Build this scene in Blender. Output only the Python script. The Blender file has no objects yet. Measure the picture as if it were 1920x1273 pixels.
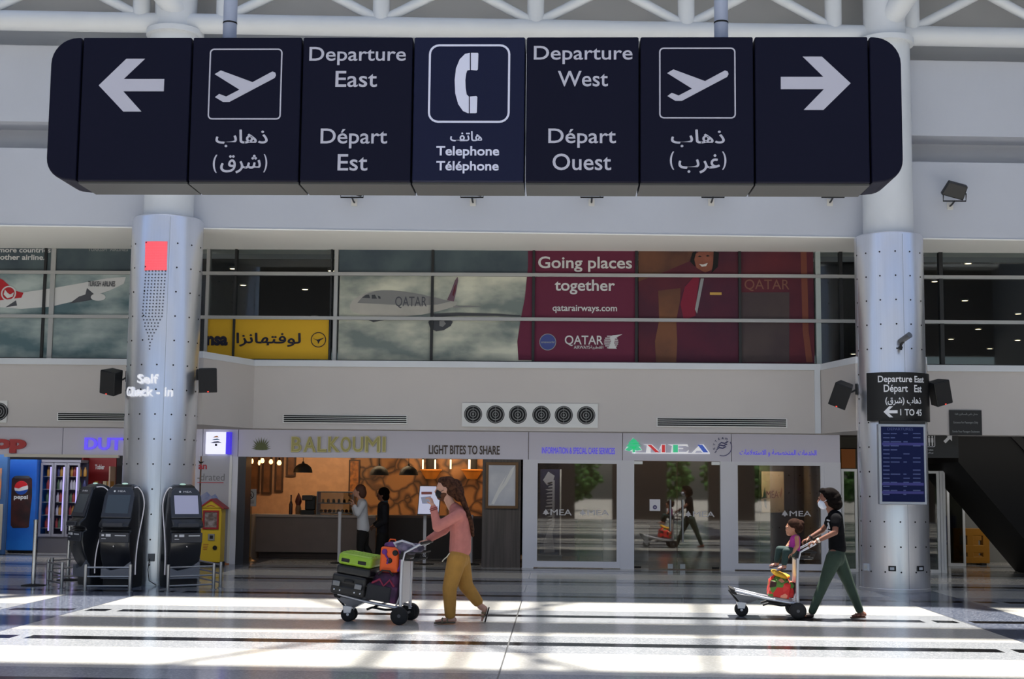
import bpy, bmesh, math, random
from mathutils import Vector, Matrix
random.seed(7)
S = bpy.context.scene
COL = S.collection
PI = math.pi
# ------------------------------------------------------------------ camera
F, YAW, PITCH, ROLL, EYE = 2550.0, math.radians(2.0), math.radians(6.04), 0.0105, 1.67
FW = Vector((-math.sin(YAW)*math.cos(PITCH), math.cos(YAW)*math.cos(PITCH), math.sin(PITCH)))
_r0 = FW.cross(Vector((0, 0, 1))).normalized(); _u0 = _r0.cross(FW)
RT = _r0*math.cos(ROLL)+_u0*math.sin(ROLL); UP = -_r0*math.sin(ROLL)+_u0*math.cos(ROLL)
CAM = Vector((0, 0, EYE))
cd = bpy.data.cameras.new('camera'); cam = bpy.data.objects.new('camera', cd); COL.objects.link(cam)
cam.matrix_world = Matrix(((RT.x, UP.x, -FW.x, 0), (RT.y, UP.y, -FW.y, 0), (RT.z, UP.z, -FW.z, EYE), (0, 0, 0, 1)))
cd.sensor_width = 36.0; cd.lens = F/1920*36.0; cd.clip_end = 400; cd.clip_start = 0.1
S.camera = cam
# ------------------------------------------------------------------ light
S.view_settings.view_transform = 'Standard'; S.view_settings.look = 'None'
S.view_settings.gamma = 1.0; S.view_settings.use_curve_mapping = False
S.view_settings.exposure = EXPOSURE = -0.14
w = bpy.data.worlds.new('sky'); S.world = w; w.use_nodes = True
nt = w.node_tree; bg = nt.nodes['Background']
st = nt.nodes.new('ShaderNodeTexSky'); st.sky_type = 'NISHITA'; st.sun_disc = False
st.sun_elevation = math.radians(72); st.air_density = 1.0; st.dust_density = 2.0; st.ozone_density = 1.0
nt.links.new(st.outputs[0], bg.inputs[0]); bg.inputs[1].default_value = 0.24
sd = bpy.data.lights.new('sun', 'SUN'); sun = bpy.data.objects.new('sun', sd); COL.objects.link(sun)
sd.energy = 16.0; sd.angle = math.radians(1.6); sd.color = (1.0, 0.96, 0.88)
SUNDIR = Vector((-0.05, -0.176, -1.0)).normalized()          # steep midday sun from behind the facade, through the skylights
sun.rotation_euler = SUNDIR.to_track_quat('-Z', 'Y').to_euler(); sun.location = (0, 20, 30)

def area(name, loc, sx_, sy_, e, d, col=(1, .95, .88)):
    l = bpy.data.lights.new(name, 'AREA'); l.shape = 'RECTANGLE'; l.size = sx_; l.size_y = sy_; l.energy = e; l.color = col
    o = bpy.data.objects.new(name, l); COL.objects.link(o); o.location = loc; o.rotation_euler = Vector(d).to_track_quat('-Z', 'Y').to_euler(); return o
# unseen fill lights added under the mezzanine and in the rooms behind
area('mezzanine_fill', (0, 24.95, 2.71), 36, .16, 205, (0, .5, -.85))
area('shop_fill', (-12, 29.2, 2.7), 8, .5, 160, (0, .45, -.9), (.95, .96, 1)); area('hall_fill', (12, 29.2, 2.7), 8, .4, 90, (0, .6, -.8))
area('cafe_fill', (-5.0, 30.9, 2.7), 3.4, .4, 70, (0, .55, -.83), (1, .74, .46)); area('bar_fill', (-2.2, 31.6, 2.35), 3, .3, 36, (0, .8, -.6), (1, .66, .36))
area('office_fill', (2.4, 31, 2.7), 4, .4, 40, (0, .6, -.8), (1, .78, .55)); area('window_lamp', (.2, 27.75, 2.6), 1.6, .15, 26, (0, .35, -.9), (1, .96, .9))
def ray(px, py): return FW+RT*((px-960)/F)-UP*((py-636.5)/F)
def at(px, py, Y):
    d = ray(px, py); return CAM+d*(Y/d.y)
def atz(px, py, Z=0.0):
    d = ray(px, py); return CAM+d*((Z-EYE)/d.z)
def oncyl(px, py, cx, cy, r):
    d = ray(px, py); a = d.x*d.x+d.y*d.y; b = -2*(d.x*cx+d.y*cy); c = cx*cx+cy*cy-r*r
    q = max(b*b-4*a*c, 0); return CAM+d*((-b-math.sqrt(q))/(2*a))
# ------------------------------------------------------------------ materials
def lin(c): return tuple(((v/255)/12.92 if v/255 <= .04045 else ((v/255+.055)/1.055)**2.4) for v in c)
MATS = {}
def M(name, rgb=(128, 128, 128), rough=.5, metal=0., emit=0., noise=0., nscale=8., bump=0., spec=.5, stretch=None, alpha=1., coat=0., rgb2=None):
    if name in MATS: return MATS[name]
    m = bpy.data.materials.new(name); m.use_nodes = True; n = m.node_tree.nodes; l = m.node_tree.links
    p = n['Principled BSDF']; c = lin(rgb)+(1,)
    p.inputs['Base Color'].default_value = c; p.inputs['Roughness'].default_value = rough; p.inputs['Metallic'].default_value = metal
    p.inputs['Specular IOR Level'].default_value = spec; p.inputs['Alpha'].default_value = alpha; p.inputs['Coat Weight'].default_value = coat
    if emit: p.inputs['Emission Color'].default_value = c; p.inputs['Emission Strength'].default_value = emit
    if noise or bump or rgb2:
        tc = n.new('ShaderNodeTexCoord'); mp = n.new('ShaderNodeMapping'); l.new(tc.outputs['Object'], mp.inputs[0])
        if stretch: mp.inputs['Scale'].default_value = stretch
        nz = n.new('ShaderNodeTexNoise'); nz.inputs['Scale'].default_value = nscale; nz.inputs['Detail'].default_value = 5
        l.new(mp.outputs[0], nz.inputs['Vector'])
        if noise or rgb2:
            rp = n.new('ShaderNodeValToRGB'); l.new(nz.outputs['Fac'], rp.inputs[0])
            if rgb2: a, b = c, lin(rgb2)+(1,)
            else: a = tuple(v*(1-noise) for v in c[:3])+(1,); b = tuple(min(1, v*(1+noise)) for v in c[:3])+(1,)
            rp.color_ramp.elements[0].color = a; rp.color_ramp.elements[1].color = b
            rp.color_ramp.elements[0].position = .38; rp.color_ramp.elements[1].position = .62
            l.new(rp.outputs[0], p.inputs['Base Color'])
        if bump:
            bp = n.new('ShaderNodeBump'); bp.inputs['Strength'].default_value = bump; bp.inputs['Distance'].default_value = .01
            l.new(nz.outputs['Fac'], bp.inputs['Height']); l.new(bp.outputs[0], p.inputs['Normal'])
    MATS[name] = m; return m
def glassmat(name, tint, refl_min=.06, tr=1.0, rough=0.02):
    if name in MATS: return MATS[name]
    m = bpy.data.materials.new(name); m.use_nodes = True; n = m.node_tree.nodes; l = m.node_tree.links
    for x in list(n): n.remove(x)
    o = n.new('ShaderNodeOutputMaterial'); mx = n.new('ShaderNodeMixShader'); t = n.new('ShaderNodeBsdfTransparent'); g = n.new('ShaderNodeBsdfGlossy')
    t.inputs[0].default_value = tuple(v*tr for v in lin(tint))+(1,); g.inputs['Roughness'].default_value = rough
    fr = n.new('ShaderNodeFresnel'); fr.inputs[0].default_value = 1.5; mm = n.new('ShaderNodeMath'); mm.operation = 'ADD'; mm.inputs[1].default_value = refl_min
    l.new(fr.outputs[0], mm.inputs[0]); l.new(mm.outputs[0], mx.inputs[0]); l.new(t.outputs[0], mx.inputs[1]); l.new(g.outputs[0], mx.inputs[2]); l.new(mx.outputs[0], o.inputs[0])
    MATS[name] = m; return m
# ------------------------------------------------------------------ mesh builder
class MB:
    def __init__(s): s.v = []; s.f = []; s.mi = []; s.cur = 0; s.T = None
    def add(s, vs, fs):
        b = len(s.v)
        for v in vs:
            v = Vector(v); s.v.append(s.T @ v if s.T else v)
        for f in fs: s.f.append(tuple(i+b for i in f)); s.mi.append(s.cur)
        return s
    def box(s, x0, x1, y0, y1, z0, z1):
        return s.add([(x0,y0,z0),(x1,y0,z0),(x1,y1,z0),(x0,y1,z0),(x0,y0,z1),(x1,y0,z1),(x1,y1,z1),(x0,y1,z1)],
                     [(0,3,2,1),(4,5,6,7),(0,1,5,4),(1,2,6,5),(2,3,7,6),(3,0,4,7)])
    def hexa(s, c8): return s.add(c8, [(0,3,2,1),(4,5,6,7),(0,1,5,4),(1,2,6,5),(2,3,7,6),(3,0,4,7)])
    def tube(s, pts, r, n=10, closed=False):
        pts = [Vector(p) for p in pts]; k = len(pts); rs = r if isinstance(r, (list, tuple)) else [r]*k
        vs = []; ref = None
        for i, p in enumerate(pts):
            if closed: t = pts[(i+1) % k]-pts[i-1]
            else: t = pts[min(i+1, k-1)]-pts[max(i-1, 0)]
            t.normalize()
            if ref is None: ref = t.orthogonal().normalized()
            a = (ref-t*ref.dot(t)).normalized(); ref = a; b = t.cross(a)
            for j in range(n): q = 2*PI*j/n; vs.append(p+(a*math.cos(q)+b*math.sin(q))*rs[i])
        fs = []
        for i in range(k if closed else k-1):
            i2 = (i+1) % k
            for j in range(n): j2 = (j+1) % n; fs.append((i*n+j, i*n+j2, i2*n+j2, i2*n+j))
        if not closed: fs.append(tuple(reversed(range(n)))); fs.append(tuple((k-1)*n+j for j in range(n)))
        return s.add(vs, fs)
    def cyl(s, p0, p1, r0, r1=None, n=20): return s.tube([p0, p1], [r0, r0 if r1 is None else r1], n)
    def lathe(s, prof, c=(0, 0, 0), n=28, a0=0., a1=2*PI, ax=None):
        full = abs(a1-a0-2*PI) < 1e-6; k = n if full else n+1; vs = []; fs = []; c = Vector(c)
        for r, z in prof:
            for j in range(k):
                q = a0+(a1-a0)*j/n; vs.append(c+Vector((r*math.cos(q), r*math.sin(q), z)))
        for i in range(len(prof)-1):
            for j in range(k if full else k-1):
                j2 = (j+1) % k; fs.append((i*k+j, i*k+j2, (i+1)*k+j2, (i+1)*k+j))
        if full: 
            if prof[0][0] > 1e-6: fs.append(tuple(reversed(range(k))))
            if prof[-1][0] > 1e-6: fs.append(tuple((len(prof)-1)*k+j for j in range(k)))
        return s.add(vs, fs)
    def prism(s, poly, o=(0,0,0), u=(1,0,0), v=(0,0,1), d=.01):
        """2-D outline (counter-clockwise) on the plane o+u,v; extruded by d against the u x v normal"""
        o = Vector(o); u = Vector(u); v = Vector(v); n = u.cross(v).normalized(); k = len(poly)
        a = [o+u*x+v*y for x, y in poly]; vs = a+[p-n*d for p in a]
        return s.add(vs, [tuple(range(k)), tuple(reversed(range(k, 2*k)))]+[(j, k+j, k+(j+1) % k, (j+1) % k) for j in range(k)])
    def ell(s, c, r, R=None, nu=20, nv=12):
        c = Vector(c); vs = [];  fs = []
        rx, ry, rz = (r, r, r) if not isinstance(r, (list, tuple)) else r
        for i in range(1, nv):
            a = PI*i/nv
            for j in range(nu):
                b = 2*PI*j/nu; q = Vector((rx*math.sin(a)*math.cos(b), ry*math.sin(a)*math.sin(b), rz*math.cos(a)))
                vs.append(c+(R @ q if R else q))
        q = Vector((0, 0, rz)); vs.append(c+(R @ q if R else q)); vs.append(c-(R @ q if R else q)); t = len(vs)-2
        for i in range(nv-2):
            for j in range(nu): j2 = (j+1) % nu; fs.append((i*nu+j, (i+1)*nu+j, (i+1)*nu+j2, i*nu+j2))
        for j in range(nu): j2 = (j+1) % nu; fs.append((t, j, j2)); fs.append((t+1, (nv-2)*nu+j2, (nv-2)*nu+j))
        return s.add(vs, fs)
    def cap(s, p0, p1, r0, r1=None, sc=(1, 1, 1), n=16):
        """capsule that tapers from r0 to r1; sc stretches its cross-section along world axes"""
        p0 = Vector(p0); p1 = Vector(p1); r1 = r0 if r1 is None else r1; ax = p1-p0; L = ax.length or 1e-6; t = ax.normalized() if L > 1e-5 else Vector((0, 0, 1))
        a = t.orthogonal().normalized(); b = t.cross(a); sc = Vector(sc); vs = []; rings = []
        for i in range(1, 5): q = PI/2*i/4; rings.append((p0, -r0*math.cos(q), r0*math.sin(q)))
        for i in range(0, 4): q = PI/2*i/4; rings.append((p1, r1*math.sin(q), r1*math.cos(q)))
        for c, h, rr in rings:
            for j in range(n):
                q = 2*PI*j/n; d = t*h+(a*math.cos(q)+b*math.sin(q))*rr
                vs.append(c+Vector((d.x*sc.x, d.y*sc.y, d.z*sc.z)))
        fs = []; m = len(rings)
        for i in range(m-1):
            for j in range(n): j2 = (j+1) % n; fs.append((i*n+j, i*n+j2, (i+1)*n+j2, (i+1)*n+j))
        for c, h in ((p0, -r0), (p1, r1)):
            d = t*h; vs.append(c+Vector((d.x*sc.x, d.y*sc.y, d.z*sc.z)))
        e = m*n
        for j in range(n): j2 = (j+1) % n; fs.append((e, j2, j)); fs.append((e+1, (m-1)*n+j, (m-1)*n+j2))
        return s.add(vs, fs)
    def text2(s, txt, d=.01, bold=0., shear=0.):
        c = bpy.data.curves.new('t', 'FONT'); c.body = txt; c.size = 1; c.extrude = 0; heavy = 'M' in txt or any(ord(q) > 0x600 for q in txt); c.offset = 0. if heavy else bold; c.resolution_u = 4; c.shear = shear
        o = bpy.data.objects.new('t', c); COL.objects.link(o); dg = bpy.context.evaluated_depsgraph_get()
        m = bpy.data.meshes.new_from_object(o.evaluated_get(dg), depsgraph=dg)
        V = [(v.co.x, v.co.y) for v in m.vertices]; Fc = [tuple(p.vertices) for p in m.polygons]
        bpy.data.meshes.remove(m); bpy.data.objects.remove(o); bpy.data.curves.remove(c)
        s.ck = 10**9
        if heavy and bold > 0:                       # these outlines cross when swollen: widen by laying shifted copies
            k = s.ck = len(V); F0 = Fc; V0 = V; V = []; Fc = []
            for i, (dx, dy) in enumerate(((-bold, 0), (bold, 0), (0, bold), (0, -bold))): V += [(x+dx, y+dy) for x, y in V0]; Fc += [tuple(v+i*k for v in f) for f in F0]
        return V, Fc
    def glyphs(s, V, Fc, fn, n, d):
        """lay the flat outline faces with fn(x,y)->point and give them thickness d along -n"""
        n = Vector(n) if n is not None else None
        ck = getattr(s, 'ck', 10**9); e = .0008      # shifted copies sit a hair in front of each other
        vs = [fn(x, y)+n*e*(i//ck) if n else (fn(x, y, -e*(i//ck)) if i >= ck else fn(x, y)) for i, (x, y) in enumerate(V)]; k = len(vs)
        ed = {}
        for f in Fc:
            for i in range(len(f)): a, b = f[i], f[(i+1) % len(f)]; ed[(a, b)] = ed.get((a, b), 0)+1
        back = [fn(x, y, d) for x, y in V] if n is None else [p-n*d for p in vs]
        fs = list(Fc)
        if d > 0: fs += [(b, a, a+k, b+k) for (a, b) in ed if (b, a) not in ed]
        return s.add(vs+(back if d > 0 else []), fs)
    def text(s, txt, o, w=None, h=None, u=(1, 0, 0), v=(0, 0, 1), d=.006, bold=0., shear=0., align='C'):
        """text whose ink fills the w x h box centred (or left aligned) at o"""
        V, Fc = s.text2(txt, d, bold, shear)
        if not V: return s
        x0 = min(p[0] for p in V); x1 = max(p[0] for p in V); y0 = min(p[1] for p in V); y1 = max(p[1] for p in V)
        sx = w/(x1-x0) if w else None; sy = h/(y1-y0) if h else None; sx = sx or sy; sy = sy or sx
        o = Vector(o); u = Vector(u); v = Vector(v); n = u.cross(v).normalized(); cx = (x0+x1)/2 if align == 'C' else x0; cy = (y0+y1)/2
        return s.glyphs(V, Fc, lambda x, y: o+u*((x-cx)*sx)+v*((y-cy)*sy), n, d)
    def textpx(s, txt, x0, y0, x1, y1, Y, d=.006, bold=0., shear=0.):
        a = at(x0, (y0+y1)/2, Y); b = at(x1, (y0+y1)/2, Y); t = at((x0+x1)/2, y0, Y); q = at((x0+x1)/2, y1, Y)
        return s.text(txt, ((a.x+b.x)/2, Y, (t.z+q.z)/2), b.x-a.x, t.z-q.z, d=d, bold=bold, shear=shear)
    def polypx(s, pts, Y, d=.004):
        P = [at(x, y, Y) for x, y in pts]; c = [(p.x, p.z) for p in P]
        A = sum(c[i][0]*c[(i+1) % len(c)][1]-c[(i+1) % len(c)][0]*c[i][1] for i in range(len(c)))
        if A < 0: c.reverse()
        return s.prism(c, (0, Y, 0), d=d)
    def boxpx(s, x0, y0, x1, y1, Y0, Y1):
        a = at(x0, (y0+y1)/2, Y0); b = at(x1, (y0+y1)/2, Y0); t = at((x0+x1)/2, y0, Y0); q = at((x0+x1)/2, y1, Y0)
        return s.box(a.x, b.x, Y0, Y1, q.z, t.z)
    def build(s, name, mats, parent=None, smooth=False, bevel=0., seg=2):
        off = Vector(WL.get(parent.name, (0, 0, 0))) if parent else Vector((0, 0, 0))
        me = bpy.data.meshes.new(name); me.from_pydata([v-off for v in s.v], [], s.f)
        mats = mats if isinstance(mats, (list, tuple)) else [mats]
        for m in mats: me.materials.append(m)
        if len(mats) > 1: me.polygons.foreach_set('material_index', s.mi)
        if smooth: me.polygons.foreach_set('use_smooth', [True]*len(me.polygons))
        me.validate(); me.update()
        if smooth:
            try: me.set_sharp_from_angle(angle=math.radians(50))
            except Exception: pass
        o = bpy.data.objects.new(name, me); COL.objects.link(o)
        if bevel:
            b = o.modifiers.new('bevel', 'BEVEL'); b.width = bevel; b.segments = seg; b.limit_method = 'ANGLE'; b.angle_limit = math.radians(40)
        if parent: o.parent = parent; WL[o.name] = tuple(off)
        else: WL[o.name] = (0, 0, 0)
        return o
WL = {}
def thing(name, label, cat, loc=(0, 0, 0), group=None):
    o = bpy.data.objects.new(name, None); COL.objects.link(o); o.location = loc; o.empty_display_size = .1
    WL[o.name] = tuple(loc); o['label'] = label; o['category'] = cat
    if group: o['group'] = group
    return o
def tag(o, label, cat, group=None):
    o['label'] = label; o['category'] = cat
    if group: o['group'] = group
    return o
def struct(o): o['kind'] = 'structure'; return o
def dup(root, loc, rotz=0., label=None, group=None):
    r = root.copy(); COL.objects.link(r); r.location = loc; r.rotation_euler = (0, 0, rotz)
    if label: r['label'] = label
    if group: r['group'] = group
    for ch in [c for c in root.children]:
        c = ch.copy(); COL.objects.link(c); c.parent = r
        for g in ch.children:
            e = g.copy(); COL.objects.link(e); e.parent = c
    return r
def circ(cx, cy, r, n=24, ry=None, a0=0, a1=2*PI):
    return [(cx+r*math.cos(a0+(a1-a0)*i/n), cy+(ry or r)*math.sin(a0+(a1-a0)*i/n)) for i in range(n if a1-a0 > 6.28 else n+1)]
def rrect(x0, y0, x1, y1, r, n=5):
    o = []
    for cx, cy, a in ((x1-r, y1-r, 0), (x0+r, y1-r, PI/2), (x0+r, y0+r, PI), (x1-r, y0+r, 1.5*PI)):
        o += [(cx+r*math.cos(a+PI/2*i/n), cy+r*math.sin(a+PI/2*i/n)) for i in range(n+1)]
    return o
def frame_ring(mb, outer, inner, o, u=(1, 0, 0), v=(0, 0, 1), d=.01):
    o = Vector(o); u = Vector(u); v = Vector(v); n = u.cross(v).normalized(); k = len(outer)
    A = [o+u*x+v*y for x, y in outer]; B = [o+u*x+v*y for x, y in inner]
    vs = A+B+[p-n*d for p in A]+[p-n*d for p in B]; fs = []
    for j in range(k):
        j2 = (j+1) % k
        fs += [(j, j2, k+j2, k+j), (2*k+j, 3*k+j, 3*k+j2, 2*k+j2), (j, 2*k+j, 2*k+j2, j2), (k+j, k+j2, 3*k+j2, 3*k+j)]
    mb.add(vs, fs)
AR = {'ا': (0xFE8D, 2), 'ب': (0xFE8F, 4), 'ة': (0xFE93, 2), 'ت': (0xFE95, 4), 'ح': (0xFEA1, 4), 'خ': (0xFEA5, 4), 'د': (0xFEA9, 2), 'ذ': (0xFEAB, 2), 'ر': (0xFEAD, 2), 'ز': (0xFEAF, 2),
      'س': (0xFEB1, 4), 'ش': (0xFEB5, 4), 'ص': (0xFEB9, 4), 'ض': (0xFEBD, 4), 'ط': (0xFEC1, 4), 'ظ': (0xFEC5, 4), 'ع': (0xFEC9, 4), 'غ': (0xFECD, 4), 'ف': (0xFED1, 4), 'ق': (0xFED5, 4), 'ل': (0xFEDD, 4),
      'م': (0xFEE1, 4), 'ن': (0xFEE5, 4), 'ه': (0xFEE9, 4), 'و': (0xFEED, 2), 'ي': (0xFEF1, 4), 'L': (0xFEFB, 2)}
def arab(s):
    s = s.replace('لا', 'L'); o = []
    for i, c in enumerate(s):
        if c not in AR: o.append({'(': ')', ')': '('}.get(c, c)); continue
        b, k = AR[c]; pv = i > 0 and s[i-1] in AR and AR[s[i-1]][1] == 4; nx = k == 4 and i+1 < len(s) and s[i+1] in AR
        o.append(chr(b+(3 if pv and nx else 2 if nx else 1 if pv else 0)))
    return ''.join(reversed(o))
# common materials
m_white = M('white_paint', (214, 217, 220), .55, noise=.02, nscale=1.5)
m_black = M('black_plastic', (16, 16, 18), .45)
m_chrome = M('chrome', (200, 202, 206), .18, 1.)
m_steel = M('brushed_steel', (170, 172, 176), .32, 1.)
m_gray = M('gray_metal', (120, 122, 126), .4, .6)
m_print = M('white_print', (225, 226, 230), .6)
m_dark = M('dark_void', (14, 14, 15), .8)
# ================================================================== SETTING
def floor_material():
    m = bpy.data.materials.new('terrazzo'); m.use_nodes = True; n = m.node_tree.nodes; l = m.node_tree.links; p = n['Principled BSDF']
    tc = n.new('ShaderNodeTexCoord'); sx = n.new('ShaderNodeSeparateXYZ'); l.new(tc.outputs['Object'], sx.inputs[0])
    def mt(op, a, b=None):
        q = n.new('ShaderNodeMath'); q.operation = op
        for i, v in enumerate((a, b)):
            if v is None: continue
            if isinstance(v, (int, float)): q.inputs[i].default_value = v
            else: l.new(v, q.inputs[i])
        return q.outputs[0]
    def inr(v, a, b): return mt('MULTIPLY', mt('GREATER_THAN', v, a), mt('LESS_THAN', v, b))
    def near(v, c0, per):
        t = mt('DIVIDE', mt('SUBTRACT', v, c0), per); return mt('MULTIPLY', mt('ABSOLUTE', mt('SUBTRACT', t, mt('ROUND', t))), per)
    dy = near(sx.outputs['Y'], 14.5, 3.03); ax = near(sx.outputs['X'], -.51, 12.2)
    line = mt('LESS_THAN', dy, .15); band = mt('LESS_THAN', dy, .76)
    gran = inr(ax, 5.6, 7.0)
    lx = mt('MAXIMUM', mt('MAXIMUM', mt('LESS_THAN', ax, 5.1), inr(ax, 5.24, 5.52)), inr(ax, 5.7, 6.1))
    line = mt('MULTIPLY', line, lx)
    joint = mt('MAXIMUM', mt('LESS_THAN', mt('ABSOLUTE', mt('ADD', sx.outputs['X'], .51)), .008), inr(ax, 5.59, 5.605))
    def mixc(f, a, b):
        q = n.new('ShaderNodeMix'); q.data_type = 'RGBA'; l.new(f, q.inputs[0])
        for i, v in ((6, a), (7, b)):
            if isinstance(v, tuple): q.inputs[i].default_value = lin(v)+(1,)
            else: l.new(v, q.inputs[i])
        return q.outputs[2]
    vo = n.new('ShaderNodeTexVoronoi'); vo.inputs['Scale'].default_value = 55; l.new(tc.outputs['Object'], vo.inputs['Vector'])
    vb = n.new('ShaderNodeRGBToBW'); l.new(vo.outputs['Color'], vb.inputs[0])
    chip = mt('GREATER_THAN', vb.outputs[0], .62)
    c = mixc(band, mixc(chip, (194, 192, 186), (206, 204, 199)), mixc(chip, (143, 146, 151), (162, 164, 168)))
    c = mixc(gran, c, mixc(chip, (84, 90, 106), (120, 125, 138)))
    c = mixc(line, c, (20, 20, 22)); c = mixc(joint, c, (96, 96, 96))
    l.new(c, p.inputs['Base Color']); p.inputs['Roughness'].default_value = .13; p.inputs['Specular IOR Level'].default_value = .32
    return m
o = struct(MB().box(-26, 26, -11, 36, -.3, 0).build('floor', floor_material()))
def fy(X): return 22.2+.055*(X+6.3)
WX0, WX1 = -19., 19.
def facade_slab(name, z0, z1, dy0, Y1, mat):
    a, b = fy(WX0)+dy0, fy(WX1)+dy0
    ya, yb = (Y1, Y1) if Y1 else (a+.5, b+.5)
    return struct(MB().hexa([(WX0,a,z0),(WX1,b,z0),(WX1,yb,z0),(WX0,ya,z0),(WX0,a,z1),(WX1,b,z1),(WX1,yb,z1),(WX0,ya,z1)]).build(name, mat))
m_wall = M('wall_white', (190, 193, 201), .6, noise=.02, nscale=.7)
m_gr_wall = M('gray_paint', (196, 196, 196), .7)
facade_slab('wall_upper', 5.9, 7.23, .22, 25.6, m_wall)
struct(MB().hexa([(WX0,fy(WX0)+.2,5.88),(WX1,fy(WX1)+.2,5.88),(WX1,24.9,5.88),(WX0,24.9,5.88),(WX0,fy(WX0)+.2,5.902),(WX1,fy(WX1)+.2,5.902),(WX1,24.9,5.902),(WX0,24.9,5.902)]).build('ceiling_soffit', M('soffit_bounce_white', (236, 234, 228), .7)))  # slab underside in paler white; missing bounce light put into the colour
facade_slab('wall_recess', 7.23, 7.69, .8, 25.6, m_wall)
facade_slab('wall_top', 7.69, 9.02, .22, 25.6, m_wall)
facade_slab('wall_clerestory', 9.02, 11.2, 1.1, 25.6, m_gr_wall)
# roof with skylight openings: sun and sky come down through them
mr = M('roof_white', (178, 178, 176), .8)
OPEN = [(18.75, 21.65), (14.5, 17.6), (4.4, 11.2), (-3.4, 3.4), (-10.0, -4.4)]
ys = [-11]+[v for a, b in reversed(OPEN) for v in (a, b)]+[25.6]
for i in range(0, len(ys), 2): struct(MB().box(-19, 19, ys[i], ys[i+1], 11.2, 11.7).build('roof_%d' % (i//2+1), mr))
struct(MB().box(-19.3, -19, -11, 36, 0, 11.7).build('wall_left', M('side_wall', (112, 112, 114), .7))); struct(MB().box(19, 19.3, -11, 36, 0, 11.7).build('wall_right', M('side_wall')))
# glazed front behind the viewer: dark piers and a deep band above, daylight between
mb = MB()
mb.box(-19, 19, -11.3, -11, 7.4, 11.7); mb.box(-19, 19, -11.3, -10.9, 2.9, 3.3)
struct(mb.build('wall_rear', M('rear_wall', (92, 86, 80), .7)))
for i, x in enumerate((-17.6, -12.9, -8.8, -4.6, -.3, 4.1, 8.3, 12.4, 16.9)):
    struct(MB().box(x-1.1-.4*(i % 2), x+1.1, -11.3, -10.9, 0, 2.9).build('pillar_rear_%d' % (i+1), M('rear_pier', (60, 52, 46), .6)))
struct(MB().box(-90, 90, -120, -11.3, -.5, -.25).build('ground', M('pale_paving', (168, 165, 158), .9)))
# ------------------------------------------------------------ columns
m_clad = M('brushed_cladding', (240, 241, 246), .3, .88, noise=.02, nscale=3, stretch=(14, 14, .25))
m_seam = M('seam', (176, 180, 188), .5, .4)
CL, CR = (-6.56, 22.25, .58), (5.515, 22.75, .56)
def column(name, C, ztop, rup, offs):
    cx, cy, r = C
    o = struct(MB().lathe([(r+.008, 0), (r+.008, .05), (r, .055), (r, ztop-.03), (r-.03, ztop), (rup, ztop)], (cx, cy, 0), 64).build(name, m_clad, smooth=True))
    mb = MB(); 
    for row in range(int((ztop-.2)/.4)):
        for k in range(14):
            a = -PI/2+offs+2*PI*k/14; z = .32+row*.4; d = Vector((math.cos(a), math.sin(a), 0))
            if name == 'column_left' and 3.9 < z < 5.72 and -2.05 < a < -1.45: continue
            p = Vector((cx, cy, z))+d*(r-.005)
            mb.cyl(p, p+d*.011, .016, .012, 8)
    mb.build('rivet_pattern', m_dark, o)
    mb = MB()
    for k in range(4):
        a = -PI/2+offs+.22+2*PI*k/4; d = Vector((math.cos(a), math.sin(a), 0)); e = Vector((-d.y, d.x, 0))*.004; p = Vector((cx, cy, 0))
        q0 = p+d*(r-.004); q1 = p+d*(r+.002)
        mb.hexa([q0-e+Vector((0,0,.06)), q0+e+Vector((0,0,.06)), q1+e+Vector((0,0,.06)), q1-e+Vector((0,0,.06)), q0-e+Vector((0,0,ztop-.05)), q0+e+Vector((0,0,ztop-.05)), q1+e+Vector((0,0,ztop-.05)), q1-e+Vector((0,0,ztop-.05))])
    mb.build('seam', m_seam, o)
    MB().lathe([(rup, ztop), (rup, 9.15), (rup+.07, 9.15), (rup+.07, 9.24), (rup-.06, 9.24), (rup-.06, 11.2)], (cx, cy, 0), 48).build('upper_shaft', m_white, o, smooth=True)
    return o
colL = column('column_left', CL, 6.0, .41, .12)
colR = column('column_right', CR, 5.86, .41, -.05)
# ------------------------------------------------------------ roof trusses (one tubular truss in view, two more over the hall)
def truss(yf, x0, x1, zc, name, lab, bays, rakes=()):
    t = thing(name, lab, 'roof truss', ((x0+x1)/2, yf((x0+x1)/2), zc))
    P = lambda x, z: Vector((x, yf(x), z))
    MB().cyl(P(x0, zc), P(x1, zc), .17, n=20).build('bottom_chord', m_white, t, smooth=True)
    MB().cyl(P(x0, zc+1.6), P(x1, zc+1.6), .15, n=16).build('top_chord', m_white, t, smooth=True)
    for x in bays: MB().cyl(P(x, zc), P(x, zc+1.6), .145, n=16).build('vertical_web', m_white, t, smooth=True)
    for a, b in zip(bays, bays[1:]):
        if b-a < 1.6: 
            continue
        MB().cyl(P(a, zc+.1), P(b, zc+1.5), .085, n=12).build('diagonal_web', m_white, t, smooth=True)
        MB().cyl(P(b, zc+.1), P(a, zc+1.5), .085, n=12).build('diagonal_web', m_white, t, smooth=True)
    for a, b in rakes: MB().cyl(a, b, .2, n=20).build('raking_strut', m_white, t, smooth=True)
    return t
bx = [at(px, 20, 22.3).x for px in (-310, -20, 271, 424, 714, 1004, 1290, 1573, 1724, 2010, 2300)]
truss(lambda X: fy(X)-.02, WX0+.05, WX1-.05, 9.37, 'roof_truss', 'white tubular truss running along the top of the wall, joining both columns', bx,
      [(Vector((CL[0]+.1, CL[1]-.1, 9.5)), Vector((CL[0]-1.1, CL[1]-1.6, 11.1))), (Vector((CR[0], CR[1]-.1, 9.5)), Vector((CR[0]+1.1, CR[1]-1.6, 11.1)))])
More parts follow.
